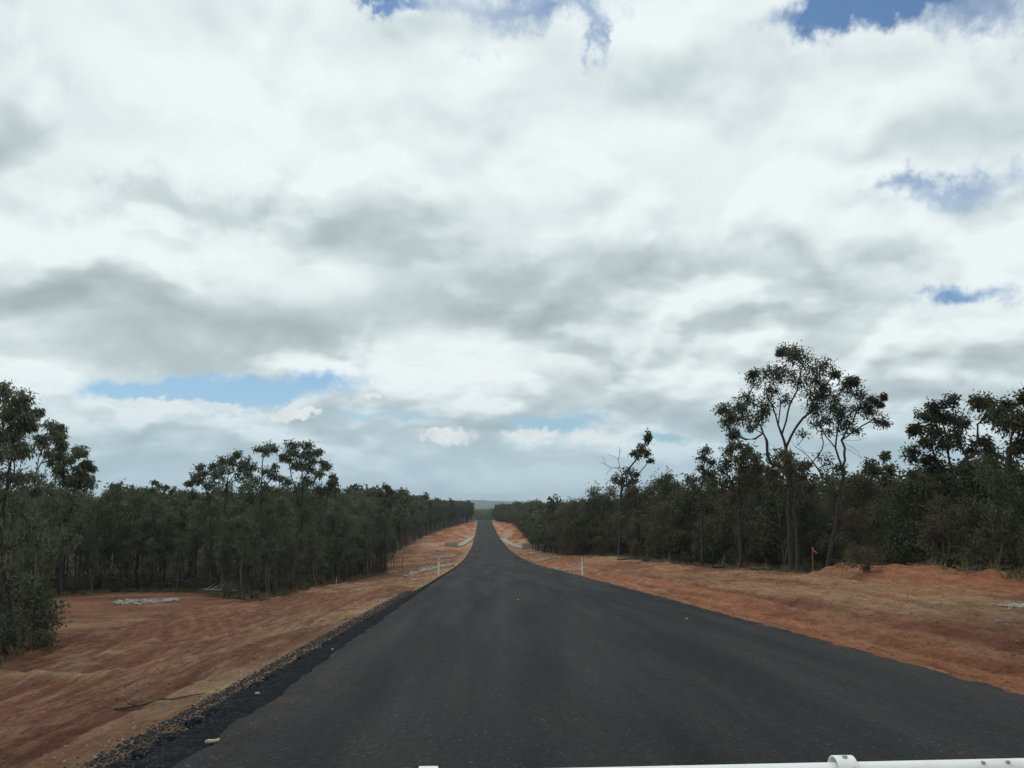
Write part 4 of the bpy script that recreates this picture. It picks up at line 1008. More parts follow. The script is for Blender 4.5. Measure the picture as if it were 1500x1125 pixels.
        clumps=[(-1.27,-0.77,8.62,0.3,0.29),(-0.98,-0.7,8.46,0.19,0.31),(-1.03,-0.71,8.39,0.28,0.34),(-1.01,-0.63,8.69,0.25,0.27),(-0.72,-0.32,8.31,0.23,0.29),(-0.63,-0.36,8.04,0.21,0.25),(-0.54,-0.21,8.3,0.2,0.26),(-0.55,-0.23,8.0,0.26,0.23),(-1.5,0.53,8.13,0.35,0.34),(-1.15,0.65,8.24,0.29,0.25),(-1.65,0.44,8.11,0.34,0.22),(-1.46,0.73,7.92,0.23,0.23),(-0.39,-0.69,7.68,0.13,0.49),(-0.25,-0.54,7.65,0.16,0.36),(-0.26,-0.62,7.67,0.15,0.32),(-1.2,-0.29,7.85,0.25,0.32),(-0.71,-0.09,7.91,0.24,0.36),(-0.72,-0.26,7.73,0.22,0.34),(-1.05,-0.2,7.82,0.2,0.26),(-1.36,-0.11,7.16,0.32,0.24),(-1.14,0.2,7.31,0.33,0.23),(-1.14,0.07,7.43,0.22,0.33),(-1.59,0.1,7.15,0.34,0.24),(-0.76,-0.3,7.1,0.18,0.34),(-0.78,-0.09,7.2,0.19,0.23),(-0.78,-0.17,7.37,0.22,0.33),(-1.17,1.0,6.71,0.22,0.2),(-1.19,1.17,6.61,0.32,0.3),(-1.04,0.69,6.65,0.24,0.3),(-1.31,1.11,6.51,0.2,0.26),(-1.54,-0.87,7.69,0.35,0.29),(-1.65,-0.87,7.76,0.3,0.3),(-1.5,-1.05,7.62,0.39,0.23),(-1.56,-0.74,7.73,0.4,0.37),(-1.58,0.96,6.73,0.39,0.27),(-1.53,0.61,6.76,0.36,0.24),(-1.71,0.65,7.15,0.33,0.21),(-1.6,0.86,6.62,0.39,0.29),(-0.77,-0.94,6.56,0.26,0.27),(-0.87,-0.94,6.32,0.23,0.24),(-0.84,-1.14,6.23,0.23,0.3),(-1.25,0.61,5.85,0.22,0.18),(-1.41,0.43,5.83,0.21,0.3),(-1.09,0.51,5.64,0.24,0.26),(-1.16,0.62,5.61,0.31,0.16),(-1.79,-0.35,5.73,0.26,0.26),(-1.48,-0.05,5.59,0.33,0.22),(-1.92,-0.09,5.76,0.26,0.31),(-1.79,0.21,5.74,0.27,0.32),(-0.44,0.19,7.52,0.16,0.45),(-0.52,0.19,7.43,0.15,0.48),(-0.59,-0.13,7.5,0.17,0.37),(-0.86,0.02,8.28,0.18,0.31),(-0.89,0.03,8.22,0.2,0.3),(-0.76,0.02,8.43,0.27,0.28),(-0.28,0.07,7.86,0.12,0.37),(-0.36,0.24,7.91,0.09,0.36),(-0.3,0.19,7.96,0.09,0.48),(-0.87,-0.26,6.8,0.19,0.22),(-1.02,-0.14,6.9,0.17,0.18),(-0.99,-0.18,7.08,0.16,0.18),(-0.5,0.12,5.79,0.21,0.22),(-0.31,0.09,5.86,0.17,0.18),(-0.65,-0.18,5.78,0.2,0.16),(-0.57,1.17,5.3,0.2,0.18),(-0.63,1.1,5.35,0.18,0.22),(-0.69,1.14,5.24,0.18,0.17),(-0.89,-0.11,5.15,0.22,0.13),(-1.21,-0.18,4.96,0.34,0.17),(-1.06,-0.04,5.11,0.27,0.17),(-1.09,-0.05,4.95,0.32,0.18),(-0.74,0.46,4.73,0.25,0.13),(-0.59,0.36,4.44,0.3,0.13),(-0.74,0.43,4.49,0.31,0.17),(-0.68,0.2,4.86,0.29,0.17),(-1.06,-1.84,4.0,0.33,0.12),(-0.68,-1.52,4.27,0.37,0.11),(-1.11,-1.66,4.11,0.31,0.14),(-1.16,-1.45,4.35,0.3,0.14),(-0.47,0.7,3.94,0.23,0.18),(-0.35,0.53,4.09,0.26,0.16),(-0.31,0.87,4.28,0.18,0.11),(-0.54,0.81,4.26,0.26,0.19),(-0.6,0.62,3.73,0.33,0.1),(-0.86,0.19,3.64,0.33,0.16),(-0.68,0.49,3.85,0.25,0.15),(-0.62,0.37,3.62,0.27,0.15),(0.03,0.64,3.67,0.26,0.14),(-0.35,0.68,3.58,0.31,0.13),(-0.27,0.78,3.42,0.22,0.13),(-0.17,0.48,3.47,0.33,0.16),(-1.13,0.8,3.05,0.24,0.13),(-1.16,0.49,3.03,0.33,0.15),(-0.91,0.37,3.16,0.3,0.18),(-1.15,0.36,3.25,0.25,0.11),(-0.26,-1.13,3.01,0.23,0.13),(-0.52,-1.19,2.76,0.36,0.11),(-0.56,-1.14,2.9,0.34,0.13),(-0.62,-1.22,3.08,0.28,0.13),(-0.97,0.09,2.3,0.32,0.14),(-0.7,0.05,2.21,0.33,0.09),(-1.11,0.01,2.18,0.4,0.13),(-0.74,0.01,2.23,0.28,0.16),(-0.01,-0.23,2.32,0.33,0.15),(0.32,-0.8,2.37,0.2,0.15),(0.05,-0.72,2.45,0.28,0.09),(0.22,-0.47,2.4,0.22,0.14),(-0.7,-0.25,6.64,0.23,0.18),(-0.39,-0.26,6.57,0.17,0.29),(-0.61,-0.08,6.78,0.14,0.3),(-1.57,-0.2,7.2,0.29,0.21),(-1.48,-0.41,6.83,0.23,0.32),(-1.15,-0.27,7.26,0.26,0.34),(-1.59,-0.42,7.11,0.26,0.36)],
        bare=[]),
    'pale_left': dict(at=(-15.15, 33),
        stems=[[(-0.7,0.0,0.06),(-0.78,0.0,1.63),(-0.89,0.0,3.7),(-0.99,0.0,5.23),(-1.02,0.0,6.2),(-0.94,0.0,6.78),(-0.69,0.0,7.42)],[(-1.02,0.0,6.2),(-0.74,-0.05,6.78),(-0.38,-0.09,7.12)]],
        clumps=[(-0.62,0.31,7.61,0.15,0.34),(-0.54,0.59,7.8,0.16,0.33),(-0.66,0.51,7.68,0.19,0.36),(-0.95,-0.05,7.45,0.21,0.36),(-0.95,0.19,7.3,0.21,0.3),(-0.74,0.2,7.53,0.18,0.36),(-0.32,-0.04,7.51,0.19,0.39),(-0.35,-0.12,7.35,0.16,0.32),(-0.41,0.07,7.51,0.14,0.35),(-0.16,-0.16,7.08,0.11,0.26),(-0.16,-0.14,7.08,0.17,0.36),(-0.09,-0.22,7.21,0.12,0.38),(-0.53,0.62,7.01,0.13,0.23),(-0.63,0.87,7.03,0.2,0.17),(-0.62,0.84,6.81,0.13,0.26),(-1.14,0.06,7.49,0.13,0.26),(-0.99,0.05,7.43,0.14,0.27),(-0.95,0.08,7.33,0.17,0.35),(-0.76,0.39,6.57,0.12,0.24),(-0.72,0.44,6.54,0.16,0.19),(-0.87,0.43,6.76,0.15,0.17),(-0.37,0.38,6.78,0.12,0.22),(-0.36,0.3,6.84,0.1,0.17),(-0.45,0.34,6.82,0.11,0.21),(-0.24,-0.2,7.86,0.08,0.4),(-0.35,-0.17,7.75,0.09,0.22),(-0.29,-0.28,7.79,0.11,0.32),(-0.22,-0.59,7.43,0.09,0.22),(-0.05,-0.51,7.49,0.11,0.39),(-0.03,-0.53,7.41,0.09,0.26),(-1.15,0.68,6.91,0.15,0.21),(-1.1,0.88,6.93,0.13,0.17),(-1.14,0.91,6.96,0.15,0.24),(-0.78,-0.16,7.23,0.13,0.21),(-0.71,-0.18,7.06,0.2,0.21),(-0.91,-0.23,7.12,0.16,0.17),(-0.69,0.15,7.84,0.13,0.34),(-0.76,0.24,7.96,0.15,0.39),(-0.8,0.12,7.99,0.15,0.32),(-1.11,-0.69,5.6,0.2,0.23),(-1.18,-0.61,5.83,0.21,0.2),(-1.29,-0.84,5.77,0.22,0.24),(-0.8,-0.57,5.92,0.22,0.25),(-0.68,-0.55,5.94,0.21,0.21),(-0.66,-0.62,6.08,0.18,0.15),(-0.5,0.15,5.76,0.18,0.16),(-0.5,0.13,5.52,0.18,0.25),(-0.64,0.08,5.58,0.22,0.22),(-1.17,0.82,4.97,0.23,0.11),(-0.76,0.9,5.26,0.22,0.11),(-0.77,0.67,4.91,0.28,0.18),(-1.14,0.99,5.06,0.29,0.1),(-0.61,0.61,5.12,0.22,0.18),(-0.62,0.75,4.99,0.2,0.19),(-0.41,0.61,4.96,0.27,0.15),(-0.34,0.42,5.03,0.25,0.14),(-0.92,-0.87,4.47,0.29,0.13),(-0.59,-0.72,4.38,0.26,0.17),(-0.83,-0.96,4.28,0.26,0.1),(-0.6,-0.56,4.21,0.34,0.15),(-0.43,0.67,4.0,0.23,0.1),(-0.29,0.41,4.12,0.32,0.11),(-0.2,0.21,3.96,0.22,0.13),(-0.35,0.52,4.04,0.22,0.09)],
        bare=[]),
    'drooping_left': dict(at=(-16.95, 38),
        stems=[[(-0.4,0.0,1.56),(-0.43,0.0,2.42),(-0.43,0.0,3.62),(-0.17,0.0,5.05),(-0.15,0.0,6.05),(-0.06,0.0,6.94)],[(-0.15,0.0,6.05),(0.19,0.15,6.61),(0.5,0.24,6.89)]],
        clumps=[(0.22,-0.31,7.43,0.21,0.46),(0.27,-0.39,7.47,0.18,0.42),(0.36,-0.7,7.33,0.2,0.45),(-0.24,-1.01,7.03,0.24,0.46),(-0.04,-0.91,7.06,0.21,0.29),(-0.0,-0.71,7.14,0.16,0.39),(0.35,-0.14,6.93,0.13,0.42),(0.45,-0.09,7.03,0.11,0.41),(0.43,-0.25,6.9,0.09,0.44),(-0.51,-0.52,6.56,0.2,0.28),(-0.56,-0.3,6.64,0.22,0.46),(-0.65,-0.29,6.66,0.18,0.48),(-0.01,0.24,6.55,0.21,0.44),(0.09,0.24,6.44,0.24,0.51),(-0.15,0.23,6.76,0.2,0.47),(0.55,0.08,6.75,0.08,0.27),(0.56,-0.01,6.77,0.12,0.46),(0.46,-0.06,6.8,0.12,0.47),(-0.23,0.02,6.13,0.26,0.32),(-0.28,-0.35,6.21,0.28,0.21),(-0.17,-0.34,6.34,0.21,0.36),(-0.31,-0.02,6.15,0.23,0.31),(0.09,0.14,6.07,0.24,0.38),(0.28,0.1,6.37,0.19,0.34),(0.46,0.08,6.07,0.24,0.48),(-0.37,0.24,6.25,0.27,0.22),(-0.83,0.16,6.32,0.33,0.25),(-0.51,0.3,5.9,0.24,0.27),(-0.49,0.12,6.32,0.26,0.22),(-0.17,0.12,7.59,0.1,0.44),(-0.15,0.09,7.58,0.09,0.44),(-0.12,0.19,7.53,0.12,0.37),(0.74,-0.44,6.18,0.08,0.43),(0.63,-0.5,6.14,0.09,0.32),(0.63,-0.48,6.3,0.11,0.41),(-0.72,-0.25,7.06,0.16,0.18),(-0.64,-0.26,7.08,0.14,0.17),(-0.58,-0.33,6.98,0.15,0.27),(-0.56,-0.55,5.76,0.32,0.14),(-0.71,-0.23,5.62,0.34,0.21),(-0.53,-0.46,5.52,0.33,0.2),(-0.36,-0.58,5.88,0.28,0.13),(0.16,-1.05,5.58,0.32,0.22),(0.14,-0.93,5.29,0.28,0.15),(0.35,-1.02,5.7,0.24,0.21),(0.23,-0.63,5.42,0.25,0.12),(0.05,-0.87,4.6,0.24,0.19),(-0.35,-0.78,4.58,0.3,0.17),(-0.28,-0.62,4.61,0.28,0.16),(-0.03,-0.83,4.62,0.29,0.13),(0.36,-0.78,5.21,0.25,0.23),(0.5,-1.05,4.92,0.24,0.25),(0.34,-0.76,5.08,0.24,0.22),(-0.44,-0.44,4.98,0.24,0.14),(-0.54,-0.71,4.82,0.36,0.15),(-0.62,-0.62,4.61,0.33,0.11),(-0.46,-0.44,4.81,0.36,0.12),(-0.2,-0.47,3.69,0.25,0.15),(0.27,-0.58,3.73,0.3,0.14),(0.22,-0.62,3.92,0.29,0.09),(-0.22,-0.92,4.06,0.36,0.14)],
        bare=[]),
    'left_a': dict(at=(-20.69, 70),
        stems=[[(0.02,0.0,0.42),(0.01,0.0,2.43),(-0.17,0.0,5.05),(-0.41,0.0,7.43),(-0.96,0.0,8.63)]],
        clumps=[(-1.38,0.45,9.64,0.17,0.43),(-1.28,0.53,9.83,0.21,0.44),(-1.46,0.34,9.65,0.26,0.39),(-1.67,0.74,8.7,0.23,0.27),(-1.76,0.63,8.69,0.21,0.33),(-1.73,0.59,8.57,0.27,0.27),(-1.55,0.8,8.54,0.22,0.2),(-0.98,-0.88,8.7,0.32,0.23),(-0.94,-1.04,8.59,0.32,0.3),(-1.21,-1.04,8.7,0.26,0.36),(-0.83,-1.01,8.78,0.33,0.34),(-0.41,0.21,8.06,0.43,0.29),(-0.56,-0.24,8.3,0.41,0.27),(-0.6,0.12,8.4,0.29,0.31),(-0.45,0.3,8.23,0.26,0.34),(-1.48,-0.09,9.09,0.28,0.26),(-1.22,-0.07,9.06,0.2,0.21),(-1.13,-0.2,9.2,0.22,0.35),(-1.44,-0.09,9.19,0.25,0.3),(-2.11,-0.1,8.43,0.16,0.42),(-1.96,-0.02,8.56,0.14,0.42),(-1.97,-0.15,8.42,0.18,0.36),(-0.81,-0.32,9.3,0.14,0.3),(-0.68,-0.45,9.22,0.13,0.46),(-0.64,-0.51,9.19,0.14,0.46),(-0.61,0.76,7.09,0.37,0.2),(-0.34,0.01,7.46,0.35,0.22),(-0.68,0.74,7.38,0.38,0.3),(-0.42,0.57,7.4,0.37,0.23),(-1.46,-0.79,7.56,0.29,0.24),(-1.45,-0.73,7.39,0.41,0.29),(-1.54,-0.86,7.42,0.35,0.36),(-1.41,-0.79,7.81,0.27,0.25)],
        bare=[]),
    'left_b': dict(at=(-18.78, 68),
        stems=[[(-0.09,0.0,2.46),(-0.26,0.0,4.37),(-0.51,0.0,6.29),(-0.49,0.0,8.1),(-0.23,0.0,9.53)],[(-0.49,0.0,8.1),(0.24,-0.18,9.14),(0.47,-0.28,9.92)]],
        clumps=[(-0.81,0.22,9.92,0.23,0.3),(-1.08,0.43,10.08,0.27,0.24),(-1.11,0.4,10.23,0.21,0.24),(-0.98,0.13,9.98,0.26,0.29),(-0.04,0.57,10.45,0.2,0.33),(0.11,0.84,10.64,0.24,0.28),(-0.15,1.03,10.61,0.3,0.27),(0.07,0.54,10.6,0.24,0.27),(-1.4,-0.33,9.49,0.2,0.28),(-1.47,-0.29,9.69,0.22,0.25),(-1.43,-0.31,9.54,0.25,0.34),(-1.18,-0.27,9.66,0.3,0.32),(0.63,0.43,9.59,0.4,0.35),(0.4,0.49,9.59,0.38,0.36),(0.14,0.13,9.89,0.33,0.23),(-0.02,0.13,9.86,0.33,0.28),(-0.01,-1.6,9.35,0.43,0.37),(-0.49,-1.57,9.4,0.45,0.21),(-0.41,-1.2,9.24,0.28,0.34),(-0.27,-1.52,9.36,0.33,0.22),(-0.97,-0.72,9.01,0.37,0.32),(-1.13,-0.87,8.79,0.39,0.24),(-0.5,-0.91,8.53,0.3,0.27),(-1.31,-0.57,8.41,0.33,0.29),(0.57,0.26,8.69,0.38,0.25),(0.21,0.23,8.99,0.31,0.27),(0.32,0.69,8.73,0.33,0.23),(0.64,0.5,8.69,0.32,0.24),(0.9,-0.73,9.75,0.2,0.25),(1.17,-0.44,10.11,0.22,0.22),(0.84,-0.62,9.82,0.19,0.25),(1.09,-0.74,9.83,0.24,0.17),(1.23,-0.21,9.44,0.24,0.25),(1.54,-0.06,9.43,0.28,0.3),(1.35,0.08,9.69,0.25,0.27),(-0.23,-0.01,10.25,0.35,0.29),(-0.26,0.37,10.12,0.22,0.2),(-0.18,0.17,9.9,0.33,0.22),(-0.34,0.07,10.0,0.34,0.37),(-1.67,1.02,9.01,0.24,0.26),(-1.36,0.95,8.87,0.29,0.26),(-1.55,0.57,9.09,0.3,0.34),(-1.22,0.93,9.29,0.3,0.26),(0.39,0.58,9.45,0.2,0.25),(0.86,0.66,9.25,0.25,0.3),(0.87,0.74,9.28,0.28,0.25),(0.67,0.58,9.53,0.26,0.25),(-0.5,0.37,7.75,0.35,0.28),(-0.24,0.89,7.48,0.39,0.22),(-0.43,0.26,7.64,0.42,0.28),(-0.53,0.21,7.85,0.44,0.28)],
        bare=[]),
    'left_c': dict(at=(-16.28, 66),
        stems=[[(-0.12,0.0,0.63),(0.03,0.0,3.15),(0.15,0.0,6.26),(0.14,0.0,8.39),(0.16,0.0,10.04),(0.24,0.0,11.18)]],
        clumps=[(0.26,1.38,10.95,0.29,0.28),(0.48,1.34,11.07,0.28,0.25),(0.6,1.54,11.09,0.23,0.26),(0.15,1.48,11.02,0.3,0.3),(0.03,-0.54,10.72,0.19,0.34),(-0.16,-0.6,10.7,0.21,0.36),(0.05,-0.63,10.73,0.24,0.22),(1.01,0.09,10.7,0.18,0.31),(0.81,0.01,10.78,0.19,0.3),(0.94,0.21,10.85,0.19,0.33),(0.36,-0.7,10.65,0.23,0.2),(0.74,-0.82,10.44,0.23,0.17),(0.55,-0.64,10.58,0.24,0.2),(0.45,-0.73,10.49,0.26,0.22),(0.14,0.8,9.16,0.34,0.18),(0.26,0.57,9.09,0.22,0.25),(0.03,0.53,9.23,0.33,0.17),(0.27,0.41,9.25,0.23,0.17),(0.82,-0.4,8.76,0.26,0.18),(1.08,-0.26,9.15,0.27,0.26),(0.83,-0.23,8.87,0.21,0.19),(0.75,-0.09,9.21,0.25,0.25),(-0.34,0.21,8.46,0.31,0.33),(-0.41,0.45,8.52,0.32,0.33),(-0.27,0.07,8.52,0.43,0.32),(-0.11,-0.11,8.13,0.28,0.2),(0.99,-0.15,8.81,0.25,0.2),(1.11,-0.15,8.71,0.34,0.22),(0.96,-0.19,8.59,0.22,0.22),(1.08,0.03,8.69,0.26,0.16),(0.57,-0.72,8.29,0.23,0.25),(0.45,-0.51,7.91,0.34,0.34),(0.76,-0.71,7.84,0.23,0.26),(0.27,-0.74,7.92,0.3,0.38),(-0.67,-0.67,8.9,0.25,0.33),(-0.5,-0.61,8.67,0.24,0.26),(-0.68,-0.88,8.87,0.19,0.34),(0.99,0.12,9.56,0.19,0.16),(1.14,0.07,9.55,0.2,0.24),(1.08,0.03,9.51,0.17,0.2),(0.11,0.22,7.05,0.32,0.22),(0.25,0.03,7.27,0.44,0.31),(0.05,0.08,7.4,0.31,0.24),(0.4,-0.16,7.18,0.37,0.34)],
        bare=[]),
    'left_d': dict(at=(-13.36, 65),
        stems=[[(-0.08,0.0,1.27),(0.15,0.0,3.69),(0.37,0.0,6.39),(0.41,0.0,8.13),(0.32,0.0,9.63)],[(0.41,0.0,8.13),(0.95,0.18,9.38),(1.17,0.32,10.38)],[(0.37,0.0,6.39),(-0.39,-0.2,8.63),(-0.69,-0.33,10.13)]],
        clumps=[(-0.98,1.72,10.49,0.19,0.23),(-0.85,1.83,10.39,0.25,0.37),(-0.9,1.38,10.54,0.29,0.21),(-0.79,1.58,10.56,0.28,0.3),(-0.56,-0.3,10.93,0.34,0.31),(-0.04,-0.21,10.84,0.32,0.36),(-0.49,-0.27,10.87,0.26,0.3),(-0.35,-0.08,10.82,0.28,0.27),(0.46,-0.7,10.12,0.23,0.21),(0.35,-0.79,9.97,0.24,0.23),(-0.02,-0.87,10.15,0.25,0.29),(0.0,-0.99,10.34,0.24,0.25),(0.93,-0.48,10.83,0.29,0.32),(0.84,-0.76,10.89,0.19,0.22),(0.73,-0.58,10.84,0.3,0.32),(0.94,-0.7,10.87,0.18,0.24),(0.72,0.39,10.55,0.35,0.37),(0.77,0.45,10.09,0.24,0.3),(0.73,0.47,10.43,0.33,0.32),(0.51,0.32,10.21,0.31,0.34),(1.45,0.33,10.4,0.18,0.5),(1.36,0.2,10.38,0.2,0.32),(1.3,0.23,10.29,0.22,0.42),(0.08,-0.24,9.39,0.33,0.29),(0.22,-0.28,9.61,0.34,0.24),(0.51,0.11,9.28,0.35,0.2),(0.52,-0.35,9.36,0.31,0.34),(1.23,-0.5,9.04,0.28,0.26),(1.1,-0.39,9.16,0.3,0.24),(1.16,-0.73,8.93,0.38,0.23),(0.89,-0.39,9.25,0.24,0.21),(1.8,1.74,9.45,0.28,0.24),(1.93,1.59,9.45,0.26,0.29),(1.69,1.52,9.25,0.25,0.35),(1.69,1.47,9.26,0.26,0.27),(1.83,-0.78,8.71,0.2,0.28),(1.71,-1.03,8.75,0.23,0.27),(1.76,-0.86,8.79,0.22,0.24),(1.69,-0.71,8.67,0.2,0.23),(1.09,-0.48,8.09,0.29,0.28),(0.56,-0.74,8.17,0.36,0.26),(0.67,-0.76,8.48,0.29,0.24),(0.67,-0.5,8.4,0.3,0.29),(-0.18,0.16,9.44,0.23,0.36),(-0.24,0.3,9.25,0.27,0.35),(-0.02,0.47,9.5,0.21,0.23),(0.08,0.67,9.45,0.3,0.28),(-0.86,-0.14,9.94,0.18,0.43),(-0.87,-0.21,9.82,0.26,0.3),(-0.51,-0.3,9.8,0.26,0.44),(-0.96,-0.09,10.07,0.15,0.49),(-1.01,-0.14,10.11,0.12,0.37),(-1.16,0.17,10.02,0.18,0.46),(2.07,-0.19,9.53,0.15,0.42),(1.82,-0.21,9.64,0.12,0.49),(2.05,-0.28,9.53,0.13,0.34),(0.87,-0.26,9.63,0.34,0.32),(0.88,-0.44,9.76,0.32,0.34),(1.25,-0.44,9.79,0.3,0.32),(1.21,-0.06,9.72,0.23,0.28),(-0.67,-0.44,8.45,0.27,0.15),(-0.55,-0.43,8.29,0.23,0.23),(-0.46,-0.44,8.22,0.25,0.25),(-0.53,-0.36,8.15,0.19,0.17),(0.25,-0.4,7.17,0.25,0.26),(0.01,-0.01,7.8,0.38,0.34),(-0.07,-0.31,7.43,0.36,0.28),(0.33,-0.22,7.52,0.36,0.23)],
        bare=[]),
    'left_e': dict(at=(-11.61, 66),
        stems=[[(-0.36,0.0,1.41),(-0.3,0.0,3.5),(-0.1,0.0,5.49),(0.35,0.0,7.25),(0.63,0.0,8.38)]],
        clumps=[(0.62,0.53,8.68,0.17,0.34),(0.52,0.57,8.72,0.14,0.35),(0.61,0.35,8.78,0.12,0.46),(0.38,0.15,8.24,0.16,0.47),(0.68,0.31,8.15,0.21,0.33),(0.61,0.06,8.19,0.24,0.42),(0.78,-0.29,8.33,0.12,0.45),(0.74,-0.2,8.36,0.09,0.32),(0.8,-0.12,8.5,0.13,0.46),(0.33,-0.08,7.72,0.22,0.37),(0.32,0.2,8.0,0.29,0.26),(0.17,0.14,7.74,0.24,0.3),(0.42,0.15,7.75,0.23,0.37),(-0.19,-0.19,7.72,0.4,0.34),(-0.24,-0.13,7.82,0.41,0.28),(-0.46,0.01,7.84,0.29,0.37),(-0.03,-0.3,7.63,0.26,0.25),(-1.12,-0.4,7.42,0.34,0.31),(-0.36,-0.31,7.14,0.41,0.23),(-0.45,-0.98,7.19,0.37,0.31),(-0.83,-0.71,7.26,0.31,0.35),(-3.07,-0.52,8.49,0.14,0.25),(-2.9,-0.63,8.66,0.15,0.24),(-2.95,-0.47,8.57,0.16,0.16)],
        bare=[]),
    'scrub_peak': dict(at=(14.78, 60),
        stems=[[(0.03,0.0,0.57),(0.05,0.0,2.8),(0.06,0.0,5.05),(0.34,0.0,7.18)]],
        clumps=[(0.56,-0.3,7.91,0.22,0.4),(0.23,-0.31,7.83,0.27,0.32),(0.32,-0.52,7.96,0.21,0.5),(-0.06,-0.22,7.4,0.28,0.22),(0.34,-0.25,7.23,0.28,0.25),(0.29,0.01,7.41,0.2,0.34),(0.19,-0.39,7.33,0.23,0.37),(0.62,-0.53,6.85,0.18,0.27),(0.77,-0.49,7.12,0.21,0.36),(0.65,-0.61,7.1,0.16,0.39),(-0.19,-0.8,6.63,0.2,0.37),(0.1,-0.95,6.29,0.18,0.28),(0.25,-0.93,6.54,0.2,0.24),(-0.22,-1.05,6.7,0.22,0.35),(-0.2,0.68,6.08,0.24,0.34),(-0.65,0.76,5.91,0.24,0.36),(-0.58,0.98,6.11,0.25,0.36),(-0.54,0.78,5.79,0.28,0.37),(0.87,-0.09,6.34,0.35,0.36),(0.75,-0.18,6.43,0.23,0.22),(0.66,-0.4,6.34,0.3,0.34),(0.68,-0.29,6.38,0.34,0.36),(-0.15,0.58,5.96,0.32,0.2),(-0.41,-0.18,5.63,0.32,0.22),(0.02,-0.07,5.87,0.5,0.37),(-0.22,0.43,5.37,0.32,0.33),(-0.71,-1.25,5.42,0.35,0.36),(-0.38,-1.4,4.92,0.44,0.28),(-0.78,-1.2,5.31,0.5,0.33),(-0.49,-0.84,5.22,0.32,0.31)],
        bare=[]),
    'scrub_dome': dict(at=(14.47, 50),
        stems=[[(0.01,0.0,0.37),(0.05,0.0,2.6),(0.03,0.0,4.48),(0.16,0.0,6.25)]],
        clumps=[(0.23,0.39,7.29,0.21,0.28),(-0.06,0.55,7.29,0.2,0.25),(0.08,0.78,7.02,0.29,0.24),(0.38,0.84,7.2,0.23,0.25),(-0.62,-0.23,6.71,0.3,0.28),(-0.34,-0.09,6.98,0.31,0.28),(-0.42,-0.02,7.08,0.27,0.22),(-0.39,-0.12,6.71,0.25,0.22),(0.74,0.43,7.01,0.32,0.36),(0.87,0.49,6.93,0.25,0.28),(0.75,0.41,6.77,0.33,0.32),(0.66,0.59,6.82,0.22,0.29),(1.16,0.19,6.62,0.28,0.25),(1.13,-0.13,6.36,0.26,0.32),(1.02,-0.13,6.32,0.27,0.3),(1.19,0.12,6.52,0.25,0.37),(-0.46,-0.81,6.25,0.28,0.27),(0.14,-0.98,6.55,0.45,0.25),(-0.1,-1.11,6.39,0.44,0.35),(0.15,-0.39,6.43,0.46,0.38),(-0.96,-0.31,5.78,0.38,0.33),(-0.83,0.16,5.91,0.37,0.37),(-0.48,0.09,5.92,0.24,0.33),(-0.67,-0.2,6.24,0.27,0.35),(0.28,-0.19,5.75,0.37,0.31),(0.14,-0.6,6.19,0.43,0.36),(0.82,-0.05,5.88,0.44,0.28),(0.7,-0.8,5.95,0.32,0.25),(1.33,0.6,5.86,0.32,0.32),(1.17,0.31,5.65,0.25,0.21),(1.36,0.56,5.85,0.28,0.37),(1.41,0.45,5.75,0.38,0.34),(-1.21,-0.64,5.01,0.31,0.32),(-1.1,-0.99,4.93,0.33,0.3),(-1.35,-0.57,5.1,0.45,0.29),(-0.67,-0.82,5.2,0.43,0.32),(1.25,-0.07,5.11,0.3,0.27),(1.12,-0.51,5.24,0.44,0.28),(0.59,-0.3,5.36,0.3,0.25),(0.76,-0.17,5.1,0.49,0.28),(-0.05,-0.95,5.09,0.43,0.23),(-0.14,-1.34,5.17,0.54,0.33),(0.2,-0.76,5.02,0.45,0.24),(-0.46,-1.07,5.11,0.49,0.24)],
        bare=[]),
    'scrub_front': dict(at=(15.53, 44),
        stems=[[(0.05,0.0,0.3),(0.03,0.0,2.43),(-0.07,0.0,4.09),(-0.17,0.0,5.65)]],
        clumps=[(-0.57,-0.56,5.75,0.27,0.3),(-0.34,-0.18,5.62,0.31,0.28),(-0.29,-0.26,5.79,0.23,0.25),(-0.68,-0.21,5.97,0.32,0.23),(-0.1,0.24,5.96,0.27,0.31),(-0.17,0.63,6.03,0.25,0.36),(0.01,0.65,5.97,0.31,0.32),(0.13,0.56,5.78,0.25,0.29),(0.75,-0.12,5.55,0.2,0.27),(0.53,-0.3,5.4,0.28,0.29),(0.52,-0.32,5.32,0.3,0.3),(0.43,-0.21,5.55,0.29,0.21),(-0.06,-0.38,5.26,0.33,0.28),(-0.15,-0.28,5.39,0.38,0.28),(-0.31,-0.71,5.33,0.4,0.36),(-0.48,-0.7,5.23,0.26,0.2),(0.49,0.76,4.79,0.29,0.36),(0.9,0.82,4.91,0.26,0.23),(0.58,0.88,5.09,0.3,0.29),(1.05,0.95,4.94,0.33,0.21),(-0.72,0.64,5.05,0.25,0.27),(-0.96,0.79,5.29,0.18,0.23),(-0.93,0.62,5.22,0.21,0.33),(-1.06,0.54,5.02,0.29,0.32),(-0.89,0.27,4.34,0.3,0.2),(-0.6,0.33,4.61,0.42,0.25),(-0.76,0.58,4.45,0.32,0.35),(-0.52,-0.04,4.54,0.33,0.33),(0.35,-0.24,4.37,0.38,0.32),(0.09,-0.31,4.06,0.4,0.22),(0.08,-0.38,4.49,0.4,0.3),(-0.05,-0.55,4.18,0.3,0.36),(0.84,0.35,4.39,0.3,0.38),(0.96,0.45,4.25,0.36,0.32),(1.06,0.39,4.32,0.28,0.23),(0.8,0.39,4.06,0.34,0.21)],
        bare=[]),
    'scrub_tuft': dict(at=(19.02, 92),
        stems=[[(0.03,0.0,2.17),(0.16,0.0,4.92),(0.33,0.0,7.69)]],
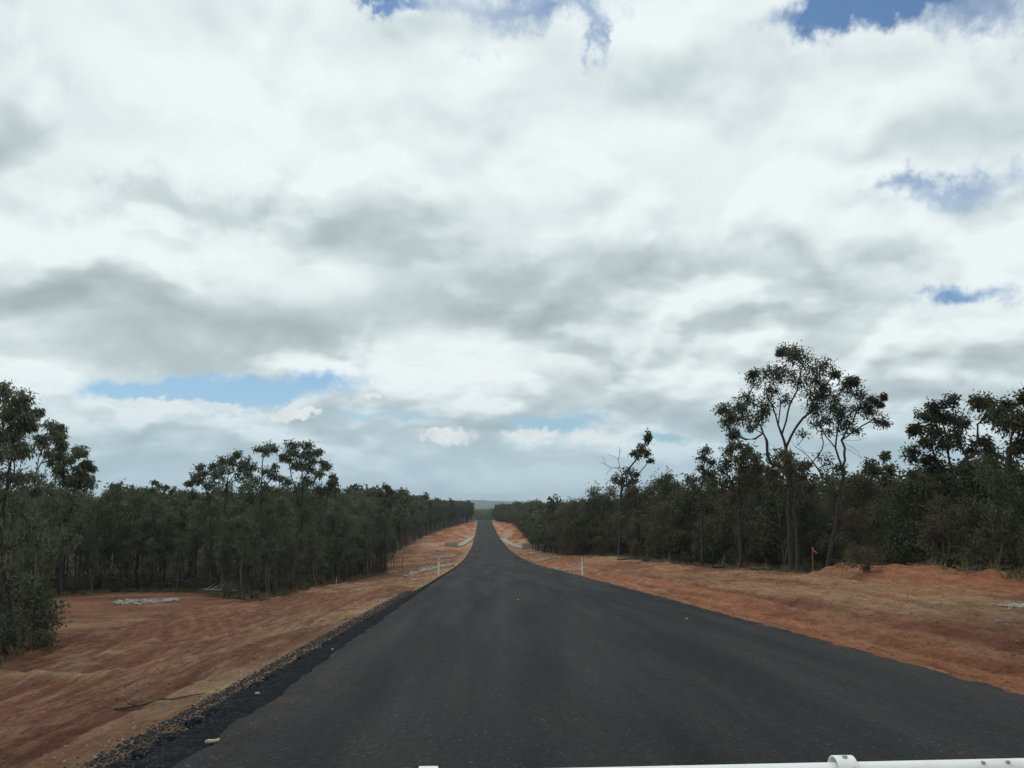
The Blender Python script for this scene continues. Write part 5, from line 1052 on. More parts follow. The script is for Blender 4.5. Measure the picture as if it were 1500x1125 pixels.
        clumps=[(0.45,1.05,8.47,0.29,0.38),(0.7,1.27,8.39,0.35,0.36),(0.62,1.12,8.26,0.3,0.27),(0.52,0.9,8.28,0.23,0.26),(-0.41,0.23,7.64,0.35,0.31),(-0.37,0.39,7.91,0.29,0.27),(0.02,0.33,7.64,0.22,0.21),(-0.15,0.24,7.64,0.29,0.33),(1.15,0.02,7.51,0.17,0.37),(0.77,-0.11,7.54,0.19,0.31),(1.19,-0.22,7.57,0.23,0.5),(0.32,-0.72,6.68,0.32,0.28),(0.05,-0.79,7.13,0.51,0.23),(0.36,-0.41,6.82,0.43,0.33),(0.29,-0.97,7.06,0.43,0.35),(-0.58,-1.32,7.17,0.29,0.21),(-0.79,-1.37,6.85,0.32,0.37),(-0.23,-1.02,7.0,0.25,0.34),(-0.31,-1.32,7.08,0.36,0.3)],
        bare=[]),
    'scrub_loose': dict(at=(25.07, 55),
        stems=[[(-0.07,0.0,0.94),(0.05,0.0,3.42),(0.13,0.0,6.63)]],
        clumps=[(0.21,-0.14,7.09,0.17,0.4),(0.29,-0.15,7.29,0.17,0.3),(0.27,0.06,7.25,0.13,0.3),(-0.06,-0.62,7.07,0.22,0.39),(-0.09,-0.56,6.99,0.15,0.33),(-0.01,-0.71,6.95,0.22,0.22),(0.67,0.65,7.11,0.1,0.43),(0.72,0.7,7.15,0.1,0.38),(0.71,0.76,7.12,0.12,0.33),(-0.73,0.31,6.7,0.21,0.42),(-0.71,0.26,6.59,0.27,0.48),(-0.66,0.61,6.63,0.28,0.31),(0.65,-0.05,6.51,0.23,0.27),(0.36,0.0,6.47,0.23,0.38),(0.33,0.2,6.33,0.33,0.32),(0.51,0.0,6.34,0.26,0.25),(-0.33,0.47,6.39,0.3,0.2),(-0.26,0.31,6.48,0.29,0.37),(-0.36,0.43,6.32,0.34,0.23),(-0.27,0.29,6.25,0.32,0.38),(0.75,0.34,6.06,0.26,0.32),(0.8,0.25,5.97,0.18,0.32),(0.83,0.23,6.19,0.21,0.41),(-0.85,0.43,6.16,0.15,0.35),(-0.75,0.27,6.31,0.13,0.26),(-0.8,0.26,6.1,0.16,0.29)],
        bare=[]),
    'left_small': dict(at=(-28.02, 80),
        stems=[[(0.04,0.0,0.63),(-0.26,0.0,5.23),(-0.43,0.0,9.2)]],
        clumps=[(-0.92,0.26,9.39,0.18,0.47),(-1.16,0.34,9.38,0.19,0.31),(-0.99,0.12,9.34,0.2,0.39),(-0.58,0.02,8.93,0.29,0.4),(-0.56,-0.09,9.06,0.25,0.38),(-0.47,-0.19,8.91,0.29,0.28),(0.14,0.19,8.94,0.2,0.48),(0.04,0.3,8.92,0.2,0.31),(-0.05,0.33,9.03,0.14,0.27),(-1.24,0.54,8.67,0.19,0.47),(-1.44,0.49,8.58,0.24,0.5),(-1.31,0.47,8.8,0.23,0.31),(0.45,0.65,8.8,0.28,0.31),(0.36,0.61,8.48,0.17,0.4),(0.54,0.68,8.67,0.2,0.35),(-0.28,0.49,8.17,0.37,0.26),(-0.49,0.72,8.07,0.37,0.29),(-0.62,0.37,8.09,0.34,0.32),(-0.04,0.89,8.15,0.3,0.21)],
        bare=[]),
    'left_end': dict(at=(-12.7, 118),
        stems=[[(0.31,0.0,0.81),(0.09,0.0,6.14),(0.23,0.0,10.85)]],
        clumps=[(-0.12,-0.18,11.4,0.29,0.34),(-0.14,-0.19,11.38,0.22,0.21),(-0.03,-0.44,11.52,0.24,0.28),(0.13,-0.16,11.53,0.24,0.28),(0.49,-0.28,11.38,0.21,0.32),(0.48,-0.22,11.09,0.23,0.42),(0.48,-0.22,11.21,0.17,0.33),(-0.57,-0.71,10.95,0.27,0.27),(-0.54,-0.82,10.78,0.31,0.29),(-0.43,-0.99,10.82,0.19,0.2),(-0.24,-0.87,10.7,0.31,0.2),(0.84,0.24,10.79,0.13,0.43),(0.81,0.01,10.74,0.12,0.41),(0.93,0.02,10.73,0.16,0.33),(0.54,0.33,10.54,0.36,0.37),(0.12,0.16,10.11,0.26,0.31),(0.28,-0.09,10.19,0.3,0.23),(-0.07,0.28,10.41,0.29,0.22),(-0.81,-0.38,10.37,0.24,0.49),(-0.85,-0.44,10.48,0.16,0.35),(-0.7,-0.21,10.26,0.19,0.34)],
        bare=[]),
}

def T(key, name, label, leafm, barkm, base_r, seed, **kw):
    h = HEROES[key]
    x, y = h['at']
    W, Lf = grow(seed, h['stems'], h['clumps'], base_r, bare=h['bare'], **kw)
    root = tree_obj(name, W, Lf, leafm, barkm, (x, y, gz(x, y) - .05), label)
    return root


T('big_right', 'gum_tree', 'tallest gum tree on the right with a broad open crown high above the scrub', M['leaf_olive'], M['bark'], .155, 11,
  per=330, leaf=(.16, .032), droop=.45, twigs=8, tip=.010, spread=.52)
T('lean_right', 'gum_tree', 'leaning forked gum with thin bare lower twigs just right of the tallest gum', M['leaf_olive'], M['bark'], .125, 12,
  per=260, leaf=(.16, .032), droop=.45, twigs=8, tip=.010, spread=.52)
T('half_dead', 'gum_tree', 'half dead tree with bare grey branches and few dark leaf clumps right of the road', M['leaf_olive'], M['bark'], .2, 13,
  per=85, leaf=(.34, .085), droop=.8, twigs=6, tip=.022, spread=.50)
T('dense_right', 'gum_tree', 'dense dark gum with dead side branches near the right edge of the photo', M['leaf_olive'], M['bark'], .18, 14,
  per=380, leaf=(.18, .040), droop=.5, twigs=8, spread=.50)
T('far_right', 'gum_tree', 'large leafy gum cut off by the right edge of the photo', M['leaf_olive'], M['bark'], .22, 15,
  per=420, leaf=(.16, .037), droop=.5, twigs=9, spread=.50)
T('mid_right', 'gum_tree', 'small gum showing under the arched limb of the dense dark gum', M['leaf_olive'], M['bark'], .11, 16,
  per=200, leaf=(.18, .04), droop=.5, twigs=7, spread=.50)
T('tall_left', 'gum_tree', 'tall drooping gum at the left edge of the photo, tallest of its clump', M['leaf_feather'], M['bark'], .085, 21,
  per=340, leaf=(.17, .027), droop=1.0, twigs=8, spread=.50)
T('pale_left', 'gum_tree', 'thin pale-leaved sapling beside the tall drooping gum on the left', M['leaf_pale'], M['bark_grey'], .05, 22,
  per=230, leaf=(.17, .026), droop=1.0, twigs=8, spread=.50)
T('drooping_left', 'gum_tree', 'slender gum with drooping tufts right of the pale sapling', M['leaf_feather'], M['bark'], .06, 23,
  per=230, leaf=(.20, .034), droop=.9, twigs=8, spread=.50)
T('left_a', 'gum_tree', 'lowest and leftmost gum of the tall clump standing above the left woodland', M['leaf_grey'], M['bark'], .09, 31,
  per=230, leaf=(.22, .044), droop=.7, twigs=7, tip=.013, spread=.50)
T('left_b', 'gum_tree', 'bushy-headed gum second from the left in the tall clump on the left', M['leaf_grey'], M['bark'], .10, 32,
  per=230, leaf=(.22, .044), droop=.7, twigs=7, tip=.013, spread=.50)
T('left_c', 'gum_tree', 'narrow straight gum with a thin topmost tuft in the middle of the left clump', M['leaf_grey'], M['bark'], .10, 33,
  per=200, leaf=(.22, .044), droop=.7, twigs=7, tip=.013, spread=.50)
T('left_d', 'gum_tree', 'round-crowned gum, widest of the tall clump on the left', M['leaf_grey'], M['bark'], .11, 34,
  per=230, leaf=(.22, .044), droop=.7, twigs=7, tip=.013, spread=.50)
T('left_e', 'gum_tree', 'low gum at the right-hand end of the tall clump on the left', M['leaf_grey'], M['bark'], .08, 35,
  per=230, leaf=(.22, .044), droop=.7, twigs=7, tip=.013, spread=.50)

T('scrub_peak', 'gum_tree', 'narrow tuft-topped gum rising from the scrub left of the tallest right-hand gum', M['leaf_olive'], M['bark'], .09, 41, per=170, leaf=(.20, .045), droop=.5, spread=.50)
T('scrub_dome', 'gum_tree', 'broad round-headed gum in front of the curved low limb of the tallest gum', M['leaf_olive'], M['bark'], .11, 42, per=230, leaf=(.19, .045), droop=.5, spread=.38)
T('scrub_front', 'gum_tree', 'leafy gum hiding the trunk of the tallest right-hand gum', M['leaf_brown'], M['bark'], .10, 43, per=230, leaf=(.19, .045), droop=.5, spread=.38)
T('scrub_tuft', 'gum_tree', 'small rounded crown showing just right of the half dead tree', M['leaf_olive'], M['bark'], .12, 44, per=120, leaf=(.32, .08), droop=.5, tip=.016, spread=.38)
T('scrub_loose', 'gum_tree', 'loose-topped gum between the leaning forked gum and the dense dark gum', M['leaf_olive'], M['bark'], .09, 45, per=150, leaf=(.20, .045), droop=.5, spread=.50)
T('left_small', 'gum_tree', 'small dark crown breaking the skyline left of the tall clump on the left', M['leaf_grey'], M['bark'], .08, 46, per=120, leaf=(.26, .06), droop=.5, spread=.38)
T('left_end', 'gum_tree', 'small crown standing above the far right-hand end of the left wood', M['leaf_grey'], M['bark'], .11, 47, per=110, leaf=(.36, .09), droop=.5, tip=.018, spread=.38)

# ------------------------------------------------------------------ woodland: kinds of tree, then each one planted
rng = np.random.default_rng(7)


def slender(seed, H, lod=0):
    R = np.random.default_rng(seed)
    a, b = R.uniform(-.5, .5, 2)
    trunk = [(0, 0, -.2)] + [(a * (t ** 1.4) + R.normal(0, .06), b * t + R.normal(0, .06), H * t * .92) for t in (.2, .4, .6, .8, 1)]
    n = int(R.integers(15, 21)) if lod < 2 else 10
    c0 = R.uniform(.34, .58)
    cl = []
    for i in range(n):
        u = (i + R.uniform(0, 1)) / n
        z = H * (c0 + (.98 - c0) * u)
        w = (1.15 if u > .25 else .85) * (1 - .45 * u) * R.uniform(.25, 1.15) * H / 8
        th = R.uniform(0, 6.28)
        cl.append((a * u + w * math.cos(th), b * u + w * math.sin(th), z, R.uniform(.42, .72) * H / 8 * (1.25 if lod == 2 else 1), R.uniform(.6, 1.2)))
    per, lf = ((150, (.18, .036)), (62, (.34, .078)), (60, (.48, .13)))[lod]
    bare = [[(0, 0, H * .3), (R.uniform(-.8, .8), R.uniform(-.8, .8), H * .36)] for _ in range(2)] if lod == 0 else []
    return grow(seed, [trunk], cl, .058 * H / 8 + .02, leaf=lf, per=per, droop=.9, spread=.30, twigs=6 if lod < 2 else 3, bare=bare, k=5 if lod == 0 else 4,
                tip=.010 if lod == 0 else .016)


def bushy(seed, H, lod=0):
    R = np.random.default_rng(seed)
    ns = int(R.integers(1, 4))
    stems = []
    for s in range(ns):
        th = R.uniform(0, 6.28)
        w = R.uniform(.3, 1.2) if s else R.uniform(0, .5)
        hh = H * (.8 if s == 0 else R.uniform(.5, .75))
        st = [(0, 0, -.2)] if s == 0 else [(0, 0, .25)]
        st += [(w * t * math.cos(th) + R.normal(0, .1), w * t * math.sin(th) + R.normal(0, .1), hh * t) for t in (.25, .5, .75, 1)]
        stems.append(st)
    n = int(R.integers(22, 30)) if lod < 2 else 13
    cl = []
    for i in range(n):
        u = (i + R.uniform(0, 1)) / n
        z = H * (.22 + .76 * u)
        w = 1.9 * math.sin(math.pi * min(1, .22 + .74 * u)) * math.sqrt(R.uniform(.05, 1)) * H / 6.5
        th = R.uniform(0, 6.28)
        cl.append((w * math.cos(th), w * math.sin(th), z, R.uniform(.42, .8) * H / 6.5 * (1.25 if lod == 2 else 1), R.uniform(.5, 1.25)))
    per, lf = ((170, (.18, .046)), (62, (.31, .085)), (60, (.46, .14)))[lod]
    bare = [[(0, 0, H * .3), (R.uniform(-1.4, 1.4), R.uniform(-1.4, 1.4), H * R.uniform(.3, .6))] for _ in range(4)] if lod == 0 else []
    return grow(seed, stems, cl, .075 * H / 7 + .02, leaf=lf, per=per, droop=.5, spread=.34, twigs=6 if lod < 2 else 3, bare=bare, k=5 if lod == 0 else 4,
                tip=.010 if lod == 0 else .016)


def bush(seed, H, lod=0, dense=130):
    R = np.random.default_rng(seed)
    stems = []
    for s in range(5):
        th, w = R.uniform(0, 6.28), R.uniform(.2, .8) * H
        st = [(0, 0, -.1)] if s == 0 else [(0, 0, .1)]
        stems.append(st + [(w * t * math.cos(th), w * t * math.sin(th), H * .85 * t) for t in (.4, .7, 1)])
    cl = []
    for i in range(11 if lod == 0 else 8):
        th, w = R.uniform(0, 6.28), .75 * H * math.sqrt(R.uniform(0, 1))
        cl.append((w * math.cos(th), w * math.sin(th), H * R.uniform(.12, .95) * (1 - .3 * w / H), R.uniform(.22, .38) * H, R.uniform(.5, 1.2)))
    per, lf = ((dense, (.13, .036)), (48, (.24, .065)))[lod]
    return grow(seed, stems, cl, .03, leaf=lf, per=per, droop=.25, twigs=6, tip=.007, k=4)


def near_view(x, y, margin=4.5):
    """roughly inside the field the photograph shows, plus a step to the side"""
    return y > 6 and -(.56 * y + margin) < x < .64 * y + margin


def scatter(x0, x1, y0, y1, emin, emax, dmin, tries, seed, taken):
    R = np.random.default_rng(seed)
    pts = np.stack([R.uniform(x0, x1, tries), R.uniform(y0, y1, tries)], 1)
    e = edge_dist(pts[:, 0], pts[:, 1])
    pts = pts[(e > emin) & (e < emax)]
    out = []
    for p_ in pts:
        if not near_view(*p_): continue
        if taken:
            A = np.array(taken)
            if ((A - p_) ** 2).sum(1).min() < dmin ** 2: continue
        taken.append(tuple(p_))
        out.append(tuple(p_))
    return out


heroes_xy = [h['at'] for h in HEROES.values()]


def plant(kind, name, seeds, heights, spots, leafm, barkm, zone, cat='tree', crown='crown', stem='trunk', lod=0, sc=(.82, 1.18), limit=300, hmul=None, sink=.05):
    protos = []
    R = np.random.default_rng(seeds[0])
    for i, (x, y) in enumerate(spots[:limit]):
        k = int(R.integers(len(seeds)))
        s = R.uniform(*sc) * (hmul(x, y) if hmul else 1)
        scl = (s * R.uniform(.88, 1.12), s * R.uniform(.88, 1.12), s)
        rz = R.uniform(0, 6.28)
        loc = (x, y, gz(x, y) - sink)
        used = [q for q in protos if q[0] == k]
        label, group = zone(x, y)
        if not used:
            W, Lf = kind(seeds[k], heights[k % len(heights)], lod)
            r = tree_obj(name, W, Lf, leafm[k % len(leafm)], barkm[k % len(barkm)], loc, label, cat, group, crown, stem, rz)
            r.scale = scl
            protos.append((k, r))
        else:
            dup(used[0][1], loc, rz, scl, label, group)


def mass(kind, name, seeds, heights, spots, leafm, barkm, label, lod, sc=(.82, 1.18), hmul=None):
    R = np.random.default_rng(seeds[0] + 1)
    pr = [tuple(b.arrays() for b in kind(s, heights[i % len(heights)], lod)) for i, s in enumerate(seeds)]
    bags = [Bag(), Bag()]
    for (x, y) in spots:
        w = pr[int(R.integers(len(pr)))]
        s = R.uniform(*sc) * (hmul(x, y) if hmul else 1)
        th = R.uniform(0, 6.28)
        cs, sn = math.cos(th) * s, math.sin(th) * s
        dt = R.normal(0, .12)
        off = np.array([x, y, float(ground_z(x, y)) - .05])
        for b, (V, Q, tt) in zip(bags, w):
            U = np.stack([V[:, 0] * cs - V[:, 1] * sn, V[:, 0] * sn + V[:, 1] * cs, V[:, 2] * s], 1) + off
            b.add(U, Q, np.clip(tt + dt, 0, 1))
    V0, Q0, T0 = bags[0].arrays()
    V1, Q1, T1 = bags[1].arrays()
    me = mesh_np(name, np.concatenate([V0, V1]), np.concatenate([Q0, Q1 + len(V0)]),
                 attrs={'tint': ('FLOAT', 'POINT', np.concatenate([T0, T1]))}, mats=[barkm, leafm],
                 matidx=np.concatenate([np.zeros(len(Q0)), np.ones(len(Q1))]))
    tag(link(name, me), label, kind='stuff')


# --- left, near the car and along the front of the wood
taken = list(heroes_xy)
ss = scatter(-70, -10, 14, 135, -.1, 5.0, 1.25, 6200, 101, taken)
ss.sort(key=lambda q: q[1] + edge_dist(*q) * 6)
hl = lambda x, y: np.interp(y, [20, 60, 90, 130], [.66, .90, 1.06, 1.12])
plant(slender, 'slender_gum_tree', [301, 302, 303, 304, 305, 306, 307, 308], [7.2, 7.8, 6.8, 7.5], ss, [M['leaf_grey'], M['leaf_feather'], M['leaf_grey'], M['leaf_olive'], M['leaf_feather']], [M['bark'], M['bark'], M['bark_grey']],
      lambda x, y: (('slender gum standing in the nearest wood at the left edge of the photo', 'gums of the nearest left wood') if y < 52 and x < -14 - .12 * (y - 20)
       else ('slender gum in the wood along the back of the left dirt clearing', 'gums behind the left clearing') if x < -17.5
       else ('slender gum in the wood edge between the tall left clump and the leaning pole', 'gums along the left wood edge')), hmul=hl, sc=(.55, 1.25))
si = scatter(-110, -10, 14, 140, 5.0, 70, 2.6, 7000, 102, taken)
mass(slender, 'left_woodland', [311, 312, 313, 314, 315], [7.2, 7.8, 6.8], ss[300:] + si, M['leaf_grey'], M['bark'], 'deep part of the wood left of the road', 1, hmul=hl)
# --- right, scrubby wood
ss = scatter(9, 70, 22, 150, .3, 5.0, 1.35, 5200, 111, taken)
ss.sort(key=lambda q: q[1] + edge_dist(*q) * 6)
hr_ = lambda x, y: np.interp(y, [20, 35, 48, 60, 90, 150], [.56, .64, .90, 1.0, 1.08, 1.25])
plant(bushy, 'scrub_gum_tree', [401, 402, 403, 404, 405, 406, 407, 408], [5.6, 6.4, 5.2, 6.0], ss, [M['leaf_olive'], M['leaf_grey'], M['leaf_brown'], M['leaf_olive'], M['leaf_olive']], [M['bark'], M['bark'], M['bark_grey']],
      lambda x, y: (('bushy dark gum in the scrub behind the orange dirt heap on the right', 'scrub gums behind the orange heap') if y < 43
       else ('bushy dark gum in the scrub around the foot of the tallest right-hand gum', 'scrub gums round the tallest gum') if y < 62
       else ('bushy dark gum in the scrub between the tallest gum and the half dead tree', 'scrub gums left of the tallest gum') if y < 98
       else ('bushy dark gum in the scrub left of the half dead tree', 'scrub gums near the right guide post')), hmul=hr_, sc=(.62, 1.18))
si = scatter(9, 90, 22, 150, 5.0, 32, 2.1, 3600, 112, taken)
mass(bushy, 'right_woodland', [411, 412, 413, 414, 415], [5.6, 6.4, 5.2], ss[300:] + si, M['leaf_olive'], M['bark'], 'deep part of the scrub wood right of the road', 1, hmul=hr_)
# --- beyond the dip, both sides
tf = []
sf = scatter(-45, -4, 135, 620, .3, 5.5, 2.6, 5000, 121, tf)
sf.sort(key=lambda q: q[1])
hf = lambda x, y: np.interp(y, [130, 200, 300, 570], [1.15, 1.35, 1.4, 1.25])
plant(slender, 'far_gum_tree', [321, 322, 323, 324], [8.5, 9.2, 8.8], sf, [M['leaf_olive'], M['leaf_grey']], [M['bark']],
      lambda x, y: (('distant gum left of the road beside the far concrete drain', 'distant gums left of the road') if y < 330
       else ('very distant gum left of the road near the crest', 'gums left of the crest')), lod=2, hmul=hf)
sm = scatter(-140, -4, 135, 615, 5.5, 90, 4.2, 6000, 122, tf) + sf[300:]
mass(slender, 'far_left_woodland', [331, 332, 333, 334], [8.5, 9.2, 8.8], sm, M['leaf_olive'], M['bark'], 'distant wood left of the road beyond the dip', 2, hmul=hf)
sf = scatter(7, 45, 150, 620, .3, 5.5, 2.7, 5000, 131, tf)
sf.sort(key=lambda q: q[1])
plant(bushy, 'far_gum_tree', [421, 422, 423, 424], [7.8, 8.6, 8.2], sf, [M['leaf_olive'], M['leaf_grey']], [M['bark']],
      lambda x, y: (('distant gum right of the road beside the far concrete drain', 'distant gums right of the road') if y < 330
       else ('very distant gum right of the road near the crest', 'gums right of the crest')), lod=2, hmul=lambda x, y: np.interp(y, [150, 300, 570], [1.0, 1.15, 1.05]))
sm = scatter(7, 160, 150, 615, 5.5, 90, 4.4, 6000, 132, tf) + sf[300:]
mass(bushy, 'far_right_woodland', [431, 432, 433, 434], [7.8, 8.6, 8.2], sm, M['leaf_olive'], M['bark'], 'distant wood right of the road beyond the dip', 2, hmul=lambda x, y: np.interp(y, [150, 300, 570], [1.0, 1.15, 1.05]))
# --- the plain past the crest
R_ = np.random.default_rng(77)
pl = []
for _ in range(3200):
    y = 860 * (4.4 ** R_.uniform(0, 1))
    pl.append((y * R_.uniform(-.16, .16), y))
mass(bushy, 'plain_woodland', [441, 442, 443], [8.5, 9.5], pl, M['leaf_plain_hazed'], M['bark'], 'wooded plain seen beyond the crest of the road', 2, sc=(1.0, 1.5))

# --- understorey
tb = list(heroes_xy)
sb = scatter(-60, -10, 16, 125, .2, 5.0, 1.15, 2200, 141, tb)
sb.sort(key=lambda q: q[1] + edge_dist(*q) * 8)
hb = lambda x, y: np.interp(y, [20, 60, 130], [.7, .85, 1.1])
plant(bush, 'low_shrub', [501, 502, 503, 504, 505], [1.2, 1.5, 1.0, 1.7], sb, [M['leaf_brown'], M['leaf_grey'], M['leaf_brown'], M['leaf_bush']], [M['bark']],
      lambda x, y: (('low shrub under the nearest wood at the left edge of the photo', 'shrubs of the nearest left wood') if y < 52 and x < -14 - .12 * (y - 20)
       else ('low shrub under the wood at the back of the left dirt clearing', 'shrubs behind the left clearing') if x < -17.5
       else ('low shrub at the wood edge between the tall left clump and the leaning pole', 'shrubs along the left wood edge')), 'shrub', 'foliage', 'stem', limit=190, hmul=hb, sc=(.45, 1.15))
sb = scatter(9, 60, 22, 140, .1, 3.2, .8, 3600, 142, tb)
sb.sort(key=lambda q: q[1] + edge_dist(*q) * 8)
plant(bush, 'low_shrub', [511, 512, 513, 514, 515], [1.4, 1.8, 1.2, 1.6], sb, [M['leaf_olive'], M['leaf_brown']], [M['bark']],
      lambda x, y: (('low brownish shrub behind the orange dirt heap on the right', 'shrubs behind the orange heap') if y < 43
       else ('low brownish shrub around the foot of the tallest right-hand gum', 'shrubs round the tallest gum') if y < 62
       else ('low brownish shrub at the scrub foot left of the tallest right-hand gum', 'shrubs left of the tallest gum')), 'shrub', 'foliage', 'stem', limit=190, hmul=hb, sc=(.5, 1.15))
for (x, y, s, mt, lb) in [
        (-16.2, 31.5, 1.25, 'leaf_bush', 'wide leafy grey-green bush in front of the two left-hand trunks'),
        (-15.2, 27.8, 1.0, 'leaf_bush', 'rounded grey-green bush nearest the car on the left'),
        (-18.2, 35.6, 1.3, 'leaf_bush', 'leafy bush at the corner of the left dirt clearing'),
        (-19.0, 32.5, 1.3, 'leaf_grey', 'darker bush between the two left-hand trunks and the wood'),
        (-14.6, 25.2, .75, 'leaf_bush', 'small grey-green bush at the very edge of the photo on the left'),
        (-22.3, 40.5, 1.3, 'leaf_grey', 'dark bush farther back along the left dirt clearing'),
        (15.7, 36.6, .62, 'leaf_brown', 'dark low bush beside the orange dirt heap on the right')]:
    W, Lf = bush(int(900 + x * 7), 1.9, 0, 230)
    r = tree_obj('bush', W, Lf, M[mt], M['bark'], (x, y, gz(x, y) - .05), lb, 'bush', None, 'foliage', 'stem')
    r.scale = (s, s, s)

for sgn, nm, lm, lb in ((-1, 'left_undergrowth', 'leaf_brown', 'brownish undergrowth between the trunks of the left wood'),
                        (1, 'right_undergrowth', 'leaf_brown', 'brownish undergrowth between the trunks of the right wood')):
    tu = []
    su = scatter(*((-75, -10) if sgn < 0 else (9, 70)), 16, 135, 2.2, 16, 1.3, 4200, 150 + sgn, tu)[:620]
    mass(bush, nm, [521 + sgn, 524 + sgn, 527 + sgn], [1.3, 1.9, 1.6], su, M[lm], M['bark'], lb, 1, sc=(.5, 1.35), hmul=hb)


def litter():
    R = np.random.default_rng(18)
    b = Bag()
    P = np.concatenate([np.stack([R.uniform(9, 24, 5000), R.uniform(20, 115, 5000)], 1), np.stack([R.uniform(-34, -10, 5000), R.uniform(18, 115, 5000)], 1)])
    e = edge_dist(P[:, 0], P[:, 1])
    P = P[(e > -.8) & (e < 1.5) & (R.uniform(size=len(P)) < np.where(P[:, 0] > 0, .9, .4))][:620]
    for x, y in P:
        L = R.uniform(.25, 1.5)
        th = R.normal(1.3, .7)
        d = np.array([math.sin(th), math.cos(th), R.normal(0, .12)]) * L
        o_ = np.array([x, y, gz(x, y) + .03 + .06 * R.uniform()])
        pts = [o_ - d / 2, o_ + R.normal(0, .05, 3) * L, o_ + d / 2]
        r0 = R.uniform(.008, .028)
        b.tube(pts, [r0, r0 * .85, r0 * .5], 4)
        if L > .7: b.tube([o_, o_ + np.array([d[1], -d[0], abs(d[2]) + .2 * L]) * .35], [r0 * .6, r0 * .3], 3)
    tag(link('litter', b.mesh('litter', M['twig'])), 'fallen twigs and sticks scattered along the foot of the woods', kind='stuff')
litter()

# dry grass tufts along the foot of the woods
def grass():
    R = np.random.default_rng(8)
    P = np.concatenate([np.stack([R.uniform(-45, -10, 9000), R.uniform(14, 120, 9000)], 1), np.stack([R.uniform(9, 45, 9000), R.uniform(18, 120, 9000)], 1)])
    e = edge_dist(P[:, 0], P[:, 1])
    P = P[(e > -.5 + .9 * fbm(P[:, 0] * .7, P[:, 1] * .5, 91, 2)) & (e < 2.2)][:2600]
    b = Bag()
    e = edge_dist(P[:, 0], P[:, 1])
    Z = ground_z(P[:, 0], P[:, 1]) + ground_detail(P[:, 0], P[:, 1], e) - .02
    for (x, y), z in zip(P, Z):
        n = 14
        D = R.normal(size=(n, 3)) * (.55, .55, .15) + (0, 0, 1)
        Q = np.array([x, y, z]) + R.normal(0, .08, (n, 3)) * (1, 1, 0)
        b.add(*leaves(R, Q, D, R.uniform(.18, .5), .016 + y * .00018, np.clip(R.normal(.45, .2, n), 0, 1)))
    tag(link('grass', b.mesh('grass', M['grass'])), 'dry grass tufts along the foot of the woods', kind='stuff')
grass()

# ------------------------------------------------------------------ hills on the skyline
def hills():
    xs = np.linspace(-2200, 2200, 150)
    for (y0, hh, seed, lbl) in ((4300, 1.0, 3, 'long low wooded hill on the skyline'), (5600, 1.0, 9, 'higher hazy hill range behind it')):
        ys = np.linspace(-420, 420, 22)
        X, Y = np.meshgrid(xs, ys)
        prof = (28 if seed == 3 else 46) + 13 * fbm(xs / 420, xs * 0, seed, 4) + (10 if seed == 3 else 18) * np.exp(-((xs - (130 if seed == 3 else -90)) / 330) ** 2)
        Z = -13 + prof[None] * np.cos(np.clip(Y / 420, -1, 1) * math.pi / 2) ** 1.3 + 9 * fbm(X / 60, Y / 60, seed + 5, 3) * (np.abs(Y) < 400)
        V = np.stack([X, Y + y0, Z], -1).reshape(-1, 3)
        ny, nx = X.shape
        i = np.arange(ny * nx).reshape(ny, nx)
        Q = np.stack([i[:-1, :-1], i[:-1, 1:], i[1:, 1:], i[1:, :-1]], -1).reshape(-1, 4)
        tag(link('hill', mesh_np('hill', V, Q, mats=[M['hill']], smooth=True)), lbl, kind='structure')
hills()

# ------------------------------------------------------------------ small things beside the road
def bm_obj(name, bm, m, parent=None, loc=None, smooth=False):
    me = bpy.data.meshes.new(name)
    if smooth:
        for f_ in bm.faces: f_.smooth = True
    bm.to_mesh(me)
    bm.free()
    me.materials.append(m)
    return link(name, me, parent, loc)


def add_box(bm, c, s, rot=None, bev=0.0):
    r = bmesh.ops.create_cube(bm, size=1.0)
    vs = r['verts']
    for v in vs:
        v.co.x *= s[0]; v.co.y *= s[1]; v.co.z *= s[2]
    if bev:
        es = list({e for v in vs for e in v.link_edges})
        rr = bmesh.ops.bevel(bm, geom=es, offset=bev, segments=2, affect='EDGES', profile=.5)
        vs = list({v for f_ in rr['faces'] for v in f_.verts} | {v for v in vs if v.is_valid})
    from mathutils import Matrix, Vector
    if rot is not None:
        bmesh.ops.rotate(bm, verts=vs, cent=(0, 0, 0), matrix=rot)
    bmesh.ops.translate(bm, verts=vs, vec=c)


def stone_geo(R, s):
    t = (1 + 5 ** .5) / 2
    V = np.array([(-1, t, 0), (1, t, 0), (-1, -t, 0), (1, -t, 0), (0, -1, t), (0, 1, t), (0, -1, -t), (0, 1, -t), (t, 0, -1), (t, 0, 1), (-t, 0, -1), (-t, 0, 1)], float)
    V /= np.linalg.norm(V[0])
    V *= R.uniform(.7, 1.25, (12, 1)) * s * np.array([R.uniform(.8, 1.4), R.uniform(.7, 1.1), R.uniform(.5, .85)])
    th = R.uniform(0, 6.28)
    c, n = math.cos(th), math.sin(th)
    V = np.stack([V[:, 0] * c - V[:, 1] * n, V[:, 0] * n + V[:, 1] * c, V[:, 2]], 1)
    F_ = np.array([(0, 11, 5), (0, 5, 1), (0, 1, 7), (0, 7, 10), (0, 10, 11), (1, 5, 9), (5, 11, 4), (11, 10, 2), (10, 7, 6), (7, 1, 8),
                   (3, 9, 4), (3, 4, 2), (3, 2, 6), (3, 6, 8), (3, 8, 9), (4, 9, 5), (2, 4, 11), (6, 2, 10), (8, 6, 7), (9, 8, 1)])
    return V, F_


